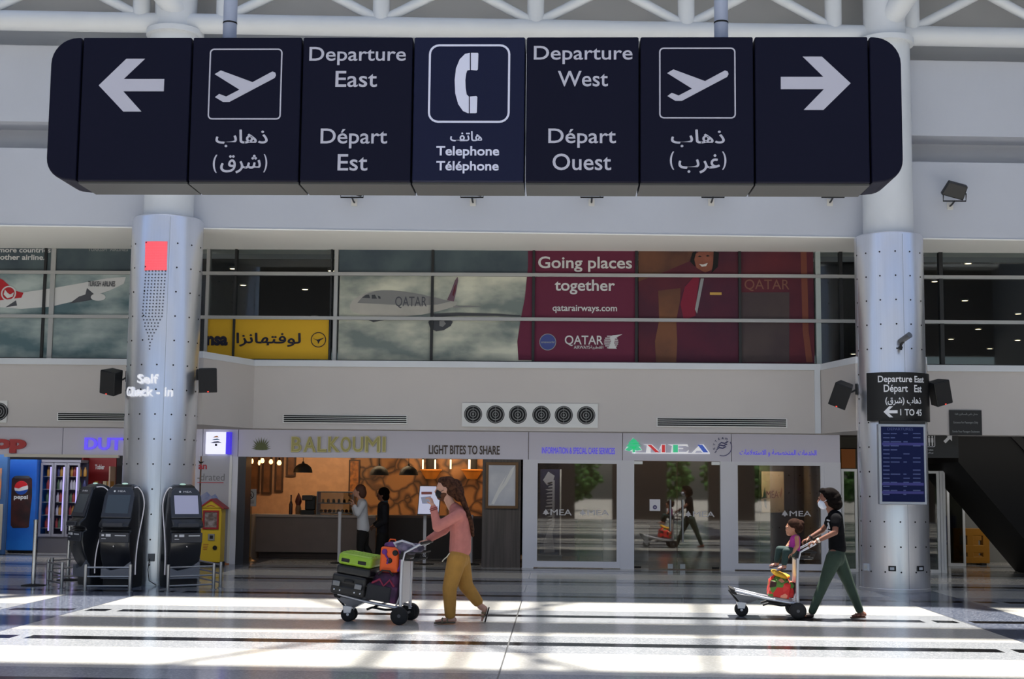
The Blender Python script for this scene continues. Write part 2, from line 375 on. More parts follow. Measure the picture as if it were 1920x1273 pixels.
# bracing under the skylights (casts the crossed shadows)
t = thing('roof_bracing', 'white crossed bracing pipes under the skylights above the hall', 'roof truss', (-.5, 18, 10.7))
for (a, b) in (((-3.2, 14), (1.0, 22.0)), ((1.0, 14), (-3.2, 22.0)), ((1.9, 14), (2.6, 22)), ((-.4, 14), (-.4, 22)), ((-5.5, 14), (-8.5, 22))):
    MB().cyl((a[0], a[1], 10.75), (b[0], b[1], 10.75), .075, n=12).build('brace_pipe', m_white, t, smooth=True)
for a, b, y in ((18.75, 21.65, 0), (14.5, 17.6, 0)):
    for x in (-1.2, .35): MB().box(x-.09, x+.09, a-.2, b+.2, 11.25, 11.5).build('glazing_beam', m_white, t)
# ------------------------------------------------------------ mezzanine fascia, gallery and windows
m_fas = M('fascia_paint', (200, 193, 187), .6, noise=.015, nscale=.8)
def fascia(poly, name):
    return struct(MB().prism([(x, y) for x, y in poly], (0, 0, 3.72), (1, 0, 0), (0, 1, 0), 1.12).build(name, m_fas))
YF = 24.2
pts = [(-19, YF), (-7.35, YF), (-6.96, 22.65), (-5.99, 22.65), (-5.47, YF), (4.63, YF), (4.93, 22.75), (6.1, 22.75), (6.5, YF), (19, YF), (19, 24.75), (-19, 24.75)]
fascia(pts, 'wall_fascia')
cap = [(x, y-.03) if y < 24.7 else (x, y) for x, y in pts]
struct(MB().prism(cap, (0, 0, 3.83), (1, 0, 0), (0, 1, 0), .11).build('trim_1', m_white))
struct(MB().box(4.52, 4.62, YF-.03, YF+.02, 2.6, 3.72).build('trim_2', m_white))
struct(MB().box(-19, 19, 24.75, 36, 2.78, 3.5).build('slab_mezzanine', m_fas))
struct(MB().box(-19, 19, 24.3, 36, 2.74, 2.79).build('ceiling_lower', M('lower_ceiling', (120, 116, 112), .8)))
m_gal = M('gallery_dark', (34, 34, 33), .8)
struct(MB().box(-19, 19, 24.76, 52, 3.5, 3.6).build('floor_gallery', M('gallery_floor', (52, 50, 48), .6)))
struct(MB().box(-19, 19, 25.62, 52, 6.3, 6.5).build('ceiling_gallery', m_gal))
struct(MB().box(-19, 19, 52, 52.2, 3.4, 6.5).build('wall_gallery', m_gal))
YW = 24.42
m_mull = M('aluminium', (172, 172, 170), .45, .3); m_mulld = M('dark_mullion', (26, 27, 28), .5)
m_glass = glassmat('window_glass', (240, 246, 246), .02)
def gwindow(name, px0, px1, bars, wide):
    X0 = at(px0, 600, YW).x if px0 > -500 else -18.9; X1 = at(px1, 600, YW).x if px1 < 2400 else 18.9
    o = struct(MB().box(X0, X1, YW, YW+.012, 3.83, 5.95).build(name, m_glass))
    for z in (5.43, 4.62): struct(MB().box(X0, X1, YW-.07, YW, z-.03, z+.03).build('transom', m_mull, o))
    struct(MB().box(X0, X1, YW-.05, YW, 3.83, 3.86).build('transom', m_mulld, o))
    for px, wpx, mm in bars:
        x = at(px, 600, YW).x; h = wpx*.0048
        struct(MB().box(x-h, x+h, YW-.055, YW+.08, 3.83, 5.95).build('mullion', mm, o))
    return o
m_mullg = M('pale_mullion', (176, 186, 182), .5)
gwindow('window_1', -600, 268, [(-230, 10, m_mulld), (82, 5, m_mulld), (97, 9, m_mull)], 0)
gwindow('window_2', 366, 1628, [(388, 6, m_mull), (440, 4, m_mulld), (620, 3, m_mulld), (629, 7, m_mull), (810, 5, m_mulld), (1000, 5, m_mulld), (1193, 5, m_mulld), (1387, 5, m_mulld), (1534, 9, m_mullg), (1577, 6, m_mulld)], 0)
gwindow('window_3', 1708, 2500, [(1765, 7, m_mulld), (2010, 7, m_mulld)], 0)
# advert backlites printed on the glass
m_sky1 = M('advert_sky', (116, 126, 122), .8, rgb2=(206, 206, 186), noise=.1, nscale=1.1, stretch=(.8, 1, 1.5))
m_sky2 = M('advert_sky_teal', (84, 108, 114), .8, rgb2=(176, 188, 184), noise=.1, nscale=1.0, stretch=(.8, 1, 1.6))
m_skyd = M('advert_sky_dark', (58, 70, 80), .8, rgb2=(80, 94, 98), noise=.1, nscale=1.2)
m_maroon = M('advert_maroon', (98, 28, 56), .8); m_mar2 = M('advert_maroon_deep', (70, 26, 44), .8, rgb2=(96, 34, 44), noise=.1, nscale=.7)
m_adw = M('advert_white', (206, 206, 204), .8); m_adg = M('advert_gray', (146, 148, 148), .8); m_add = M('advert_shade', (76, 78, 84), .8)
m_yel = M('advert_yellow', (212, 166, 34), .8); m_ink = M('advert_navy', (26, 26, 46), .8); m_red = M('advert_red', (178, 34, 42), .8)
YA = YW-.042
def boxp(px0, py0, px1, py1, Y, mat, name, par, d=.004): return MB().boxpx(px0, py0, px1, py1, Y, Y+d).build(name, mat, par)
# left advert
t = thing('window_advert', 'cloudy sky airline advert with a red tailed jet on the gallery glass', 'advertisement', at(120, 670, YA))
boxp(-330, 440, 266, 676, YA+.03, m_sky2, 'backdrop_print', t)
boxp(-330, 440, 266, 512, YA+.026, m_skyd, 'upper_print', t)
MB().textpx('fly to more countries', -40, 464, 95, 476, YA+.02, .002, .02).textpx('than any other airline.', -60, 477, 84, 490, YA+.02, .002, .02).build('slogan', m_adw, t)
MB().textpx('AIRLINES', 206, 464, 240, 471, YA+.02, .002, .02).textpx('TURKISH', 165, 464, 200, 471, YA+.02, .002, .02).build('airline_name', m_adg, t)
MB().polypx([(0, 556), (30, 550), (100, 540), (140, 533), (200, 522), (236, 519), (232, 532), (205, 545), (150, 562), (95, 575), (40, 579), (0, 576)], YA+.022, .002).build('jet_body', m_adw, t)
MB().polypx([(10, 576), (30, 563), (32, 573)], YA+.02, .002).build('tail_plane', m_add, t)
MB().polypx([(130, 569), (148, 556), (160, 552), (163, 540), (178, 553), (172, 562), (150, 566)], YA+.018, .002).build('jet_wing', m_add, t)
MB().polypx(list(reversed([(184+14*math.cos(a), 557+7*math.sin(a)) for a in [i*PI/8 for i in range(16)]])), YA+.016, .002).build('jet_engine', m_adw, t)
MB().polypx([(-6, 553), (-4, 520), (6, 525), (28, 545), (44, 549), (40, 558), (0, 563)], YA+.018, .002).build('tail_fin', m_red, t)
c = at(16, 550, YA+.012); mb = MB()
frame_ring(mb, circ(c.x, c.z, .14), circ(c.x, c.z, .115), (0, YA+.012, 0), d=.002)
mb.prism([(c.x-.07, c.z+.07), (c.x-.09, c.z-.02), (c.x-.02, c.z-.09), (c.x+.08, c.z-.06), (c.x+.1, c.z+.02), (c.x+.03, c.z-.02), (c.x-.02, c.z+.01)], (0, YA+.012, 0), d=.002)
mb.build('tail_emblem', m_adw, t)
MB().textpx('TURKISH AIRLINES', 165, 527, 216, 537, YA+.014, .002, .02).build('jet_lettering', m_add, t)
# yellow advert
t = thing('window_advert', 'yellow airline advert with dark lettering along the bottom gallery panes', 'advertisement', at(500, 672, YA))
boxp(384, 599, 616, 673, YA+.03, m_yel, 'backdrop_print', t)
MB().textpx('nsa', 387, 630, 427, 648, YA+.02, .002, .05).build('latin_name', m_ink, t)
MB().textpx(arab('لوفتهانزا'), 443, 624, 564, 650, YA+.02, .002, .02).build('arabic_name', m_ink, t)
c = at(597, 637, YA+.02); mb = MB(); frame_ring(mb, circ(c.x, c.z, .14, 28), circ(c.x, c.z, .125, 28), (0, YA+.02, 0), d=.002)
mb.prism([(c.x-.1, c.z+.03), (c.x-.02, c.z-.02), (c.x+.0, c.z-.08), (c.x+.03, c.z-.015), (c.x+.11, c.z+.04), (c.x+.02, c.z+.015), (c.x-.02, c.z+.0)], (0, YA+.02, 0), d=.002)
mb.build('bird_emblem', m_ink, t)
# jet advert
t = thing('window_advert', 'cloudscape airline advert with a grey jet facing left, across two panes', 'advertisement', at(800, 675, YA))
boxp(636, 462, 1000, 676, YA+.03, m_sky1, 'backdrop_print', t)
boxp(636, 462, 1000, 512, YA+.027, m_skyd, 'upper_print', t)
m_jw = M('jet_pale', (182, 178, 168), .8, rgb2=(160, 158, 150), noise=.05, nscale=1); m_jg = M('jet_grey', (128, 128, 126), .8); m_jd = M('jet_dark', (64, 66, 70), .8)
MB().polypx([(656, 579), (656, 572), (660, 565), (667, 559), (676, 553), (686, 549), (698, 546), (714, 544), (735, 544), (760, 547), (790, 552), (820, 559), (842, 564), (858, 566), (854, 574), (838, 579), (815, 585), (790, 590), (760, 593), (725, 593), (695, 592), (672, 588), (661, 584)], YA+.022, .002).build('jet_body', m_jw, t)
MB().polypx([(670, 568), (680, 556), (690, 550), (704, 546), (716, 544.5), (735, 544.5), (760, 547), (790, 552), (820, 559), (845, 565), (820, 571), (780, 573), (730, 571), (695, 569)], YA+.02, .002).build('jet_roof', m_jg, t)
for q in ([(679, 558), (686, 553), (692, 552.5), (694, 559)], [(697, 553), (703, 552.5), (707, 560), (697, 560)], [(708, 554), (713, 556), (714, 560), (710, 560)]): MB().polypx(q, YA+.018, .002).build('cockpit_window', m_jd, t)
MB().polypx([(688, 599), (716, 596), (722, 600), (700, 604)], YA+.018, .002).build('belly_fairing', m_jd, t)
MB().polypx([(812, 588), (860, 586), (930, 588), (975, 591), (978, 593), (930, 592), (860, 592), (815, 594)], YA+.018, .002).build('jet_wing', m_jd, t)
MB().polypx([(850, 574), (880, 573), (905, 574.5), (880, 576), (850, 577)], YA+.018, .002).build('tail_plane', m_jg, t)
MB().polypx([(838, 563), (846, 545), (853, 526), (858, 519), (859, 526), (855, 548), (851, 565)], YA+.018, .002).build('tail_fin', M('fin_purple', (104, 80, 92), .8), t)
MB().polypx([(848, 552), (852, 537), (855, 532), (854, 545), (850, 556)], YA+.016, .002).build('fin_emblem', m_mar2, t)
MB().polypx([(803, 604), (808, 597), (822, 595), (842, 599), (849, 603), (845, 611), (832, 619), (818, 621), (807, 616)], YA+.016, .002).build('jet_engine', m_jd, t)
MB().polypx([(824, 602), (832, 601), (836, 607), (830, 613), (824, 611)], YA+.014, .002).build('engine_cone', m_jg, t)
MB().textpx('QATAR', 741, 556, 800, 578, YA+.014, .002).build('jet_lettering', m_add, t)
MB().polypx([(972, 675), (970, 640), (976, 600), (984, 560), (990, 500), (990, 470), (1001, 470), (1001, 675)], YA+.018, .002).build('maroon_curve', m_maroon, t)
# slogan advert
t = thing('window_advert', 'maroon airline advert with slogan, web address and round blue badge', 'advertisement', at(1098, 675, YA))
boxp(1001, 466, 1193, 678, YA+.03, m_maroon, 'backdrop_print', t)
for q in (('Going places', 1009, 481, 1185, 510), ('together', 1040, 524, 1153, 552), ('qatarairways.com', 1036, 572, 1157, 587)): MB().textpx(*q, YA+.02, .002, .016).build('slogan', m_adw, t)
MB().textpx('QATAR', 1059, 629, 1131, 649, YA+.02, .002, .01).textpx('AIRWAYS', 1076, 648, 1106, 654, YA+.02, .002, .01).textpx(arab('القطرية'), 1107, 648, 1131, 655, YA+.02, .002, .01).build('airline_name', m_adw, t)
c = at(1027, 641, YA); mb = MB(); mb.prism(circ(c.x, c.z, .15, 30), (0, YA+.022, 0), d=.002); mb.build('round_badge', M('badge_blue', (58, 70, 132), .6), t)
mb = MB(); frame_ring(mb, circ(c.x, c.z, .152, 30), circ(c.x, c.z, .14, 30), (0, YA+.02, 0), d=.002); mb.text('oneworld', (c.x, YA+.02, c.z), .24, .04, d=.002, bold=.02); mb.build('badge_lettering', m_adg, t)
mb = MB(); c = at(1146, 641, YA)
for i in range(7):
    z = c.z-.105+i*.035; hw = math.sqrt(max(.0, .13**2-(z-c.z)**2)); mb.prism(rrect(c.x-hw, z-.009, c.x+hw, z+.009, .008, 2), (0, YA+.02, 0), d=.002)
mb.prism([(c.x-.05, c.z-.12), (c.x+.0, c.z+.02), (c.x-.03, c.z+.08), (c.x+.02, c.z+.12), (c.x+.2, c.z+.14), (c.x+.07, c.z+.07), (c.x+.05, c.z-.02), (c.x+.1, c.z-.12)], (0, YA+.016, 0), d=.002)
mb.build('animal_emblem', m_adw, t)
# cabin crew advert
t = thing('window_advert', 'dark maroon airline advert showing a smiling uniformed woman', 'advertisement', at(1360, 677, YA))
boxp(1197, 468, 1526, 680, YA+.03, m_mar2, 'backdrop_print', t)
m_tan = M('advert_tan', (118, 76, 52), .8, rgb2=(78, 50, 42), noise=.1, nscale=.9); m_grp = M('advert_umber', (78, 66, 64), .8, rgb2=(64, 52, 56), noise=.1, nscale=.9)
MB().polypx([(1197, 470), (1300, 470), (1292, 490), (1250, 508), (1197, 528)], YA+.027, .002).build('cabin_ceiling', m_tan, t)
MB().polypx([(1234, 545), (1276, 540), (1274, 600), (1268, 679), (1230, 679), (1228, 640), (1236, 600)], YA+.027, .002).build('cabin_wall', m_tan, t)
MB().polypx([(1388, 548), (1480, 548), (1480, 679), (1388, 679)], YA+.027, .002).build('seat_print', m_grp, t)
MB().polypx([(1501, 470), (1512, 470), (1515, 560), (1516, 620), (1524, 679), (1512, 679), (1505, 620)], YA+.027, .002).build('curtain_print', M('advert_copper', (120, 66, 50), .8), t)
MB().polypx([(1268, 679), (1270, 640), (1268, 600), (1276, 560), (1284, 535), (1300, 518), (1318, 511), (1345, 511), (1368, 516), (1384, 524), (1384, 679)], YA+.024, .002).build('uniform_print', M('advert_uniform', (82, 26, 48), .8, rgb2=(60, 26, 46), noise=.1, nscale=.8), t)
MB().polypx([(1282, 600), (1276, 570), (1284, 538), (1300, 520), (1312, 516), (1306, 560), (1304, 592)], YA+.022, .002).build('jacket_front', M('advert_crimson', (122, 24, 50), .8), t)
MB().polypx([(1300, 480), (1310, 472), (1340, 472), (1344, 488), (1334, 506), (1322, 511), (1306, 502)], YA+.021, .002).build('face_print', M('advert_face', (140, 84, 66), .8, rgb2=(116, 66, 52), noise=.1, nscale=3), t)
MB().polypx([(1311, 495), (1318, 496), (1327, 493), (1324, 499), (1316, 500)], YA+.019, .002).build('smile_print', m_adw, t)
MB().polypx([(1314, 522), (1320, 522), (1307, 588), (1303, 580)], YA+.019, .002).build('lapel_scarf', m_adg, t)
MB().polypx([(1294, 490), (1298, 474), (1306, 470), (1302, 486), (1303, 500)], YA+.019, .002).build('hair_print', m_dark, t)
MB().polypx([(1338, 470), (1348, 474), (1346, 500), (1334, 512), (1337, 495)], YA+.019, .002).build('hair_print', m_dark, t)
for q in ((1312, 481), (1327, 480)): MB().polypx([(q[0]-4, q[1]), (q[0], q[1]-2), (q[0]+4, q[1]), (q[0], q[1]+1)], YA+.019, .002).build('eye_print', m_dark, t)
MB().boxpx(1331, 548, 1353, 553, YA+.018, YA+.02).build('name_badge', M('badge_gold', (190, 150, 70), .5), t)
MB().textpx('QATAR', 1396, 524, 1480, 546, YA+.02, .002).build('airline_name', M('advert_brown', (124, 82, 68), .8), t)
# recessed lamps in the gallery ceiling
lamp = None; m_lampe = M('lamp_lit', (255, 226, 180), .5, emit=9.)
for i, (px, py) in enumerate([(424, 467), (494, 474), (587, 468), (437, 501), (572, 540), (537, 511), (621, 505), (456, 532), (1815, 491), (1753, 525), (1809, 561), (1600, 662), (1909, 586), (1834, 615), (1783, 634), (1908, 636), (1856, 652), (590, 592)]):
    p = atz(px, py, 6.3)
    if p.y > 51: p = atz(px, py, 6.3)*(51/p.y)
    p.z = 6.3; r = .03+.0014*p.y
    if lamp is None:
        lamp = thing('ceiling_spotlight', 'x', 'ceiling light', (0, 0, 0)); MB().lathe([(1.25, 0), (1.25, -.03), (1, -.04), (1, 0)], n=20).build('trim_ring', m_mull, lamp); MB().lathe([(0.001, -.03), (1, -.03), (1, -.01)], n=20).build('lens', m_lampe, lamp); o = lamp
    else: o = dup(lamp, (0, 0, 0))
    o.location = p; o.scale = (r, r, 1)
    o['label'] = 'small round lit lamp in the dark gallery ceiling behind the glass'; o['group'] = 'gallery ceiling lamps'
# ================================================================== HANGING SIGN
YS = 11.6; SX = [-4.25, -3.266, -2.284, -1.3, -.31, .686, 1.681, 2.675]; SZ0, SZ1 = 4.262, 5.572; TH = .52
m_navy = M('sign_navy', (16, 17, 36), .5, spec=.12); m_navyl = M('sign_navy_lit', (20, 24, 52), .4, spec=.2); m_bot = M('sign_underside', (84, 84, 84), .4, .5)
m_let = M('sign_letters', (178, 178, 192), .6); m_letb = M('sign_letters_bright', (205, 208, 228), .6)
sg = thing('hanging_sign', 'long navy overhead sign with arrows, aircraft symbols and a telephone handset', 'sign', (-.8, YS+.26, SZ0))
for i in range(7):
    a, b = SX[i]+.008, SX[i+1]-.008
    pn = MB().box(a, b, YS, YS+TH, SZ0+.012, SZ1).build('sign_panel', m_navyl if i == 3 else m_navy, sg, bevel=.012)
    MB().box(a, b, YS+.03, YS+TH-.03, SZ0-.006, SZ0+.012).build('bottom_cover', m_bot, pn)
def endcap(x, s):
    o = [(x, SZ0+.012), (x, SZ1)]; w_ = .27; r = .24; R2 = .3
    o += [(x+s*(w_-r+r*math.sin(q)), SZ1-r+r*math.cos(q)) for q in [i*PI/16 for i in range(9)]]
    o += [(x+s*(w_-.2+.2*math.cos(q)), SZ0+.22-.2*math.sin(q)) for q in [i*PI/16 for i in range(9)]]
    if s > 0: o.reverse()
    MB().prism(o, (0, YS, 0), d=TH).build('end_cap', m_navy, sg, bevel=.015)
endcap(SX[0]-.008, -1); endcap(SX[-1]+.008, 1)
YL = YS-.003
def pp(pts): return MB().polypx(pts, YL, .004)
pp([(185, 160), (237, 110), (272, 110), (232, 148), (308, 148), (307, 171), (231, 171), (265, 209), (231, 209)]).build('left_arrow', m_let, sg)
pp([(1595, 156), (1541, 106), (1505, 106), (1544, 144), (1464, 144), (1464, 167), (1545, 167), (1507, 206), (1544, 206)]).build('right_arrow', m_let, sg)
def pframe(x0, y0, x1, y1, r, wd, mat, nm, sk=0):
    a = at(x0, y1, YL); b = at(x1, y0, YL); mb = MB(); frame_ring(mb, rrect(a.x, a.z, b.x, b.z, r), rrect(a.x+wd, a.z+wd, b.x-wd, b.z-wd, r-wd), (0, YL, 0), d=.004); return mb.build(nm, mat, sg)
pframe(389, 91, 530, 224, .04, .012, m_let, 'symbol_frame'); pframe(1236, 89, 1379, 222, .04, .012, m_let, 'symbol_frame')
pframe(802, 83, 957, 230, .09, .018, m_letb, 'symbol_frame')
def jet(cx, cy):
    q = [(402.5, 139), (414, 132), (473.5, 154), (505, 137), (511, 134), (516, 136), (517.5, 141), (515, 146), (430, 191), (418, 191), (403, 182), (411, 176), (424, 181), (449, 168)]
    pp([(x-460+cx, y-160+cy) for x, y in q]).build('aircraft_symbol', m_let, sg)
jet(460, 160); jet(1308.5, 158)
hs = [(881, 99), (872, 101), (862, 111), (855, 128), (852.5, 150), (853.5, 175), (859, 195), (868, 208), (877, 212), (879, 212), (879, 181), (875, 177), (873, 165), (872.5, 150), (874, 138), (876, 132), (881, 131)]
pp(hs).build('handset_symbol', m_letb, sg)
pp([(883, 99), (896, 99), (897, 101), (896, 130), (894, 132), (883, 131)]).build('handset_earpiece', m_letb, sg)
pp([(881, 181), (893, 180), (895, 182), (894, 211), (892, 212), (881, 212)]).build('handset_mouthpiece', m_letb, sg)
def sgt(nm, mat, *items, bold=.008):
    for s, x0, y0, x1, y1 in items: MB().textpx(s, x0, y0, x1, y1, YL, .004, bold).build(nm, mat, sg)
sgt('east_lettering', m_let, ('Departure', 580, 88, 761, 122), ('East', 629, 133, 707, 163), ('Départ', 601, 241, 726, 278), ('Est', 633, 289, 689, 320))
sgt('west_lettering', m_let, ('Departure', 1001, 86, 1186, 120), ('West', 1046, 133, 1140, 162), ('Départ', 1028, 241, 1155, 277), ('Ouest', 1036, 288, 1146, 319))
sgt('telephone_lettering', m_letb, ('Telephone', 818, 274, 936, 297), ('Téléphone', 818, 302, 935, 325), bold=.02)
sgt('telephone_arabic', m_letb, (arab('هاتف'), 844, 246, 904, 265), bold=.012)
sgt('east_arabic', m_let, (arab('ذهاب'), 404, 243, 502, 276), ('(', 399, 290, 407, 324), (')', 494, 289, 501, 323), (arab('شرق'), 413, 290, 489, 325), bold=.014)
sgt('west_arabic', m_let, (arab('ذهاب'), 1258, 243, 1359, 276), ('(', 1256, 284, 1264, 318), (')', 1354, 284, 1362, 318), (arab('غرب'), 1272, 289, 1350, 325), bold=.014)
m_pole = M('hanger_pole', (158, 166, 186), .5)
for px in (431.5, 1352):
    x = at(px, 40, YS+.26).x; q = MB().cyl((x, YS+.26, SZ1-.01), (x, YS+.26, 11.2), .062, n=20).build('hanger_pole', m_pole, sg, smooth=True)
    MB().cyl((x, YS+.26, 5.78), (x, YS+.26, 5.795), .064, n=20).build('joint_band', m_dark, q)
# ================================================================== ON THE COLUMNS
def cylmap(C, off, px, py):
    """text/plates wrapped on a column: returns fn(x metres along the skin, z) centred where the pixel meets the column"""
    cx, cy, r = C; p = oncyl(px, py, cx, cy, r+off); a0 = math.atan2(p.y-cy, p.x-cx)
    def fn(x, z, d=0): a = a0+x/(r+off); return Vector((cx+(r+off-d)*math.cos(a), cy+(r+off-d)*math.sin(a), p.z+z))
    return fn
def wrap_text(mb, s, C, off, x0, y0, x1, y1, bold=.01, d=.004):
    V, Fc = mb.text2(s, d, bold); ax = min(p[0] for p in V); bx_ = max(p[0] for p in V); ay = min(p[1] for p in V); by = max(p[1] for p in V)
    fn = cylmap(C, off, (x0+x1)/2, (y0+y1)/2); cx, cy, r = C
    P = [oncyl(x, (y0+y1)/2, cx, cy, r+off) for x in (x0, x1)]; an = [math.atan2(p.y-cy, p.x-cx) for p in P]; an = [a-2*PI if a > .2 else a for a in an]; W_ = (an[1]-an[0])*(r+off)
    am = (an[0]+an[1])/2; zc = oncyl((x0+x1)/2, (y0+y1)/2, cx, cy, r+off).z
    H_ = oncyl((x0+x1)/2, y0, cx, cy, r+off).z-oncyl((x0+x1)/2, y1, cx, cy, r+off).z
    g = lambda x, y, dd=0: Vector((cx+(r+off-dd)*math.cos(am+((x-(ax+bx_)/2)/(bx_-ax)*W_)/(r+off)), cy+(r+off-dd)*math.sin(am+((x-(ax+bx_)/2)/(bx_-ax)*W_)/(r+off)), zc+(y-(ay+by)/2)/(by-ay)*H_))
    return mb.glyphs(V, Fc, g, None, d)
def wrap_plate(mb, C, off, x0, y0, x1, y1, d=.02, n=18):
    cx, cy, r = C; ym = (y0+y1)/2; A = [math.atan2(p.y-cy, p.x-cx) for p in (oncyl(x0, ym, cx, cy, r), oncyl(x1, ym, cx, cy, r))]; A = [a-2*PI if a > .2 else a for a in A]
    z1 = oncyl((x0+x1)/2, y0, cx, cy, r).z; z0 = oncyl((x0+x1)/2, y1, cx, cy, r).z; vs = []; fs = []
    for i in range(n+1):
        a = A[0]+(A[1]-A[0])*i/n
        for rr, z in ((r+off, z0), (r+off, z1), (r+off-d, z1), (r+off-d, z0)): vs.append((cx+rr*math.cos(a), cy+rr*math.sin(a), z))
    for i in range(n):
        for k in range(4): k2 = (k+1) % 4; fs.append((i*4+k, i*4+k2, (i+1)*4+k2, (i+1)*4+k))
    fs += [(3, 2, 1, 0), (n*4, n*4+1, n*4+2, n*4+3)]
    return mb.add(vs, fs)
# red LED panel with dotted arrow on the left column
t = thing('light_display', 'red dotted light panel with a downward dotted arrow on the steel column', 'light display', oncyl(290, 600, *CL))
mb = MB(); mr1 = M('led_red', (255, 92, 104), .5, emit=.55)
for c_ in range(9):
    for r_ in range(11): wrap_plate(mb, CL, .004, 272.5+c_*4.55, 453+r_*4.9, 276.6+c_*4.55, 457.4+r_*4.9, .008, 1)
mb.build('led_grid', mr1, t)
mb = MB(); wrap_plate(mb, CL, .002, 272, 452, 313.5, 507, .008, 8); mb.build('led_backing', M('led_pale', (226, 120, 130), .5, emit=.25), t)
mb = MB(); m_dot = M('led_dot', (84, 86, 96), .5)
for r_ in range(25):
    y = 508+r_*6.1; x0 = 273-(r_*.29); nn = 7 if r_ < 14 else max(1, 7-int((r_-13)*.72)); xm = 292-r_*.48
    for c_ in range(nn):
        px = xm+(c_-(nn-1)/2)*6.1; p = oncyl(px, y, *CL); dd = Vector((p.x-CL[0], p.y-CL[1], 0)).normalized(); mb.cyl(p-dd*.003, p+dd*.005, .0135, n=6)
mb.build('dot_pattern', m_dot, t)
t = thing('lettering_sign', 'white raised words "Self Check-in" wrapped around the steel column', 'lettering', oncyl(281, 742, *CL)); m_lwl = M('letter_white_lit', (245, 246, 250), .4, emit=.3)
for q in (('Self', 257, 701, 297, 718), ('Check - in', 237, 724, 325, 742)): mb = MB(); wrap_text(mb, q[0], CL, .03, *q[1:], .012, .02); mb.build('word', m_lwl, t)
# directional board on the right column
t = thing('direction_board', 'curved black board "Departure East 1 to 45" with left arrow on the column', 'sign', oncyl(1684, 788, *CR))
mb = MB(); wrap_plate(mb, CR, .05, 1629, 698, 1737, 789, .04); mb.build('board', m_black, t, smooth=True)
for s, x0, y0, x1, y1, b in (('Departure East', 1646, 704, 1732, 720, .014), ('Départ   Est', 1657, 721, 1728, 739, .014), (arab('ذهاب (شرق)'), 1660, 744, 1727, 760, .014), ('1 TO 45', 1688, 767, 1728, 779, .014)): mb = MB(); wrap_text(mb, s, CR, .055, x0, y0, x1, y1, b); mb.build('board_lettering', m_print, t)
def wrap_poly(mb, C, off, px, py, poly, d=.004):
    fn = cylmap(C, off, px, py); k = len(poly); return mb.add([fn(x, z) for x, z in poly]+[fn(x, z, d) for x, z in poly], [tuple(range(k))]+[(i, k+i, k+(i+1) % k, (i+1) % k) for i in range(k)])
ar = [(-.12, 0), (-.03, .09), (.03, .09), (-.035, .025), (.1, .025), (.1, -.025), (-.035, -.025), (.03, -.09), (-.03, -.09)]
mb = MB(); wrap_poly(mb, CR, .055, 1671, 772, ar); mb.build('left_arrow', m_print, t)
# flight information screen, mounted flat on the column
pc = oncyl(1692, 870, *CR); YD = pc.y-.12
t = thing('information_display', 'tall blue flight information screen in a silver frame below the black board', 'display', at(1692, 946, YD))
f1 = MB().boxpx(1648, 795, 1737, 946, YD, YD+.13).build('display_frame', M('display_silver', (168, 174, 184), .4, .5), t, bevel=.01)
m_scr = M('screen_blue', (18, 26, 64), .5, emit=.14, spec=.1)
MB().boxpx(1653, 800, 1733, 941, YD-.004, YD+.02).build('screen', m_scr, t)
mb = MB(); random.seed(3)
for i in range(16):
    y = 812+i*7.6
    for x0, x1 in ((1656, 1668), (1670, 1670+random.uniform(8, 22)), (1694, 1694+random.uniform(4, 12)), (1712, 1726)): 
        if random.random() < .7 or x0 == 1656: mb.boxpx(x0, y, x1, y+2.0, YD-.007, YD-.003)
    mb.build('flight_row', M('screen_text', (62, 74, 122), .4, emit=.15), t); mb = MB()
MB().textpx('DEPARTURES', 1664, 802, 1712, 807, YD-.006, .002).build('screen_title', M('screen_text'), t)
for y in (830, 905, 921): MB().boxpx(1654, y, 1732, y+5, YD-.0065, YD-.004).build('highlight_row', M('screen_row', (40, 40, 110), .4, emit=.2), t)
MB().boxpx(1650, 789, 1735, 795, YD+.02, YD+.12).build('top_bracket', m_black, t)
# plates at the foot of the right column
def plate(px, py, w_, h_, mat, lab, inner=None):
    p = oncyl(px, py, *CR); t = thing('wall_socket', lab, 'socket', p, None)
    mb = MB(); wrap_plate(mb, CR, .018, px-w_, py-h_, px+w_, py+h_, .018, 3); mb.build('cover_plate', mat, t)
    mb = MB(); wrap_plate(mb, CR, .022, px-w_*.55, py-h_*.5, px+w_*.55, py+h_*.5, .01, 3); mb.build('socket_face', inner or m_gray, t)
plate(1625, 1063, 4.5, 6.5, m_white, 'white socket plate low on the shaded side of the right column', M('plate_cream', (215, 212, 205), .5))
plate(1673, 1066, 7, 5, m_black, 'black rimmed socket plate in the middle of the right column foot', m_white)
plate(1725, 1066, 5.5, 5, m_black, 'black rimmed socket plate near the right edge of the right column foot', m_white)
# CCTV camera
p = oncyl(1687, 650, *CR)
t = thing('security_camera', 'small black and grey security camera on the right column above the board', 'camera', p)
MB().cyl(p+Vector((0, .02, -.02)), p+Vector((0, -.07, -.02)), .03).build('mount', m_black, t)
MB().tube([p+Vector((0, -.07, -.06)), p+Vector((0, -.07, .02)), p+Vector((.05, -.1, .09))], .02).build('arm', m_black, t)
MB().cyl(p+Vector((.0, -.02, .08)), p+Vector((.11, -.22, .17)), .045, .05).build('camera_body', m_gray, t)
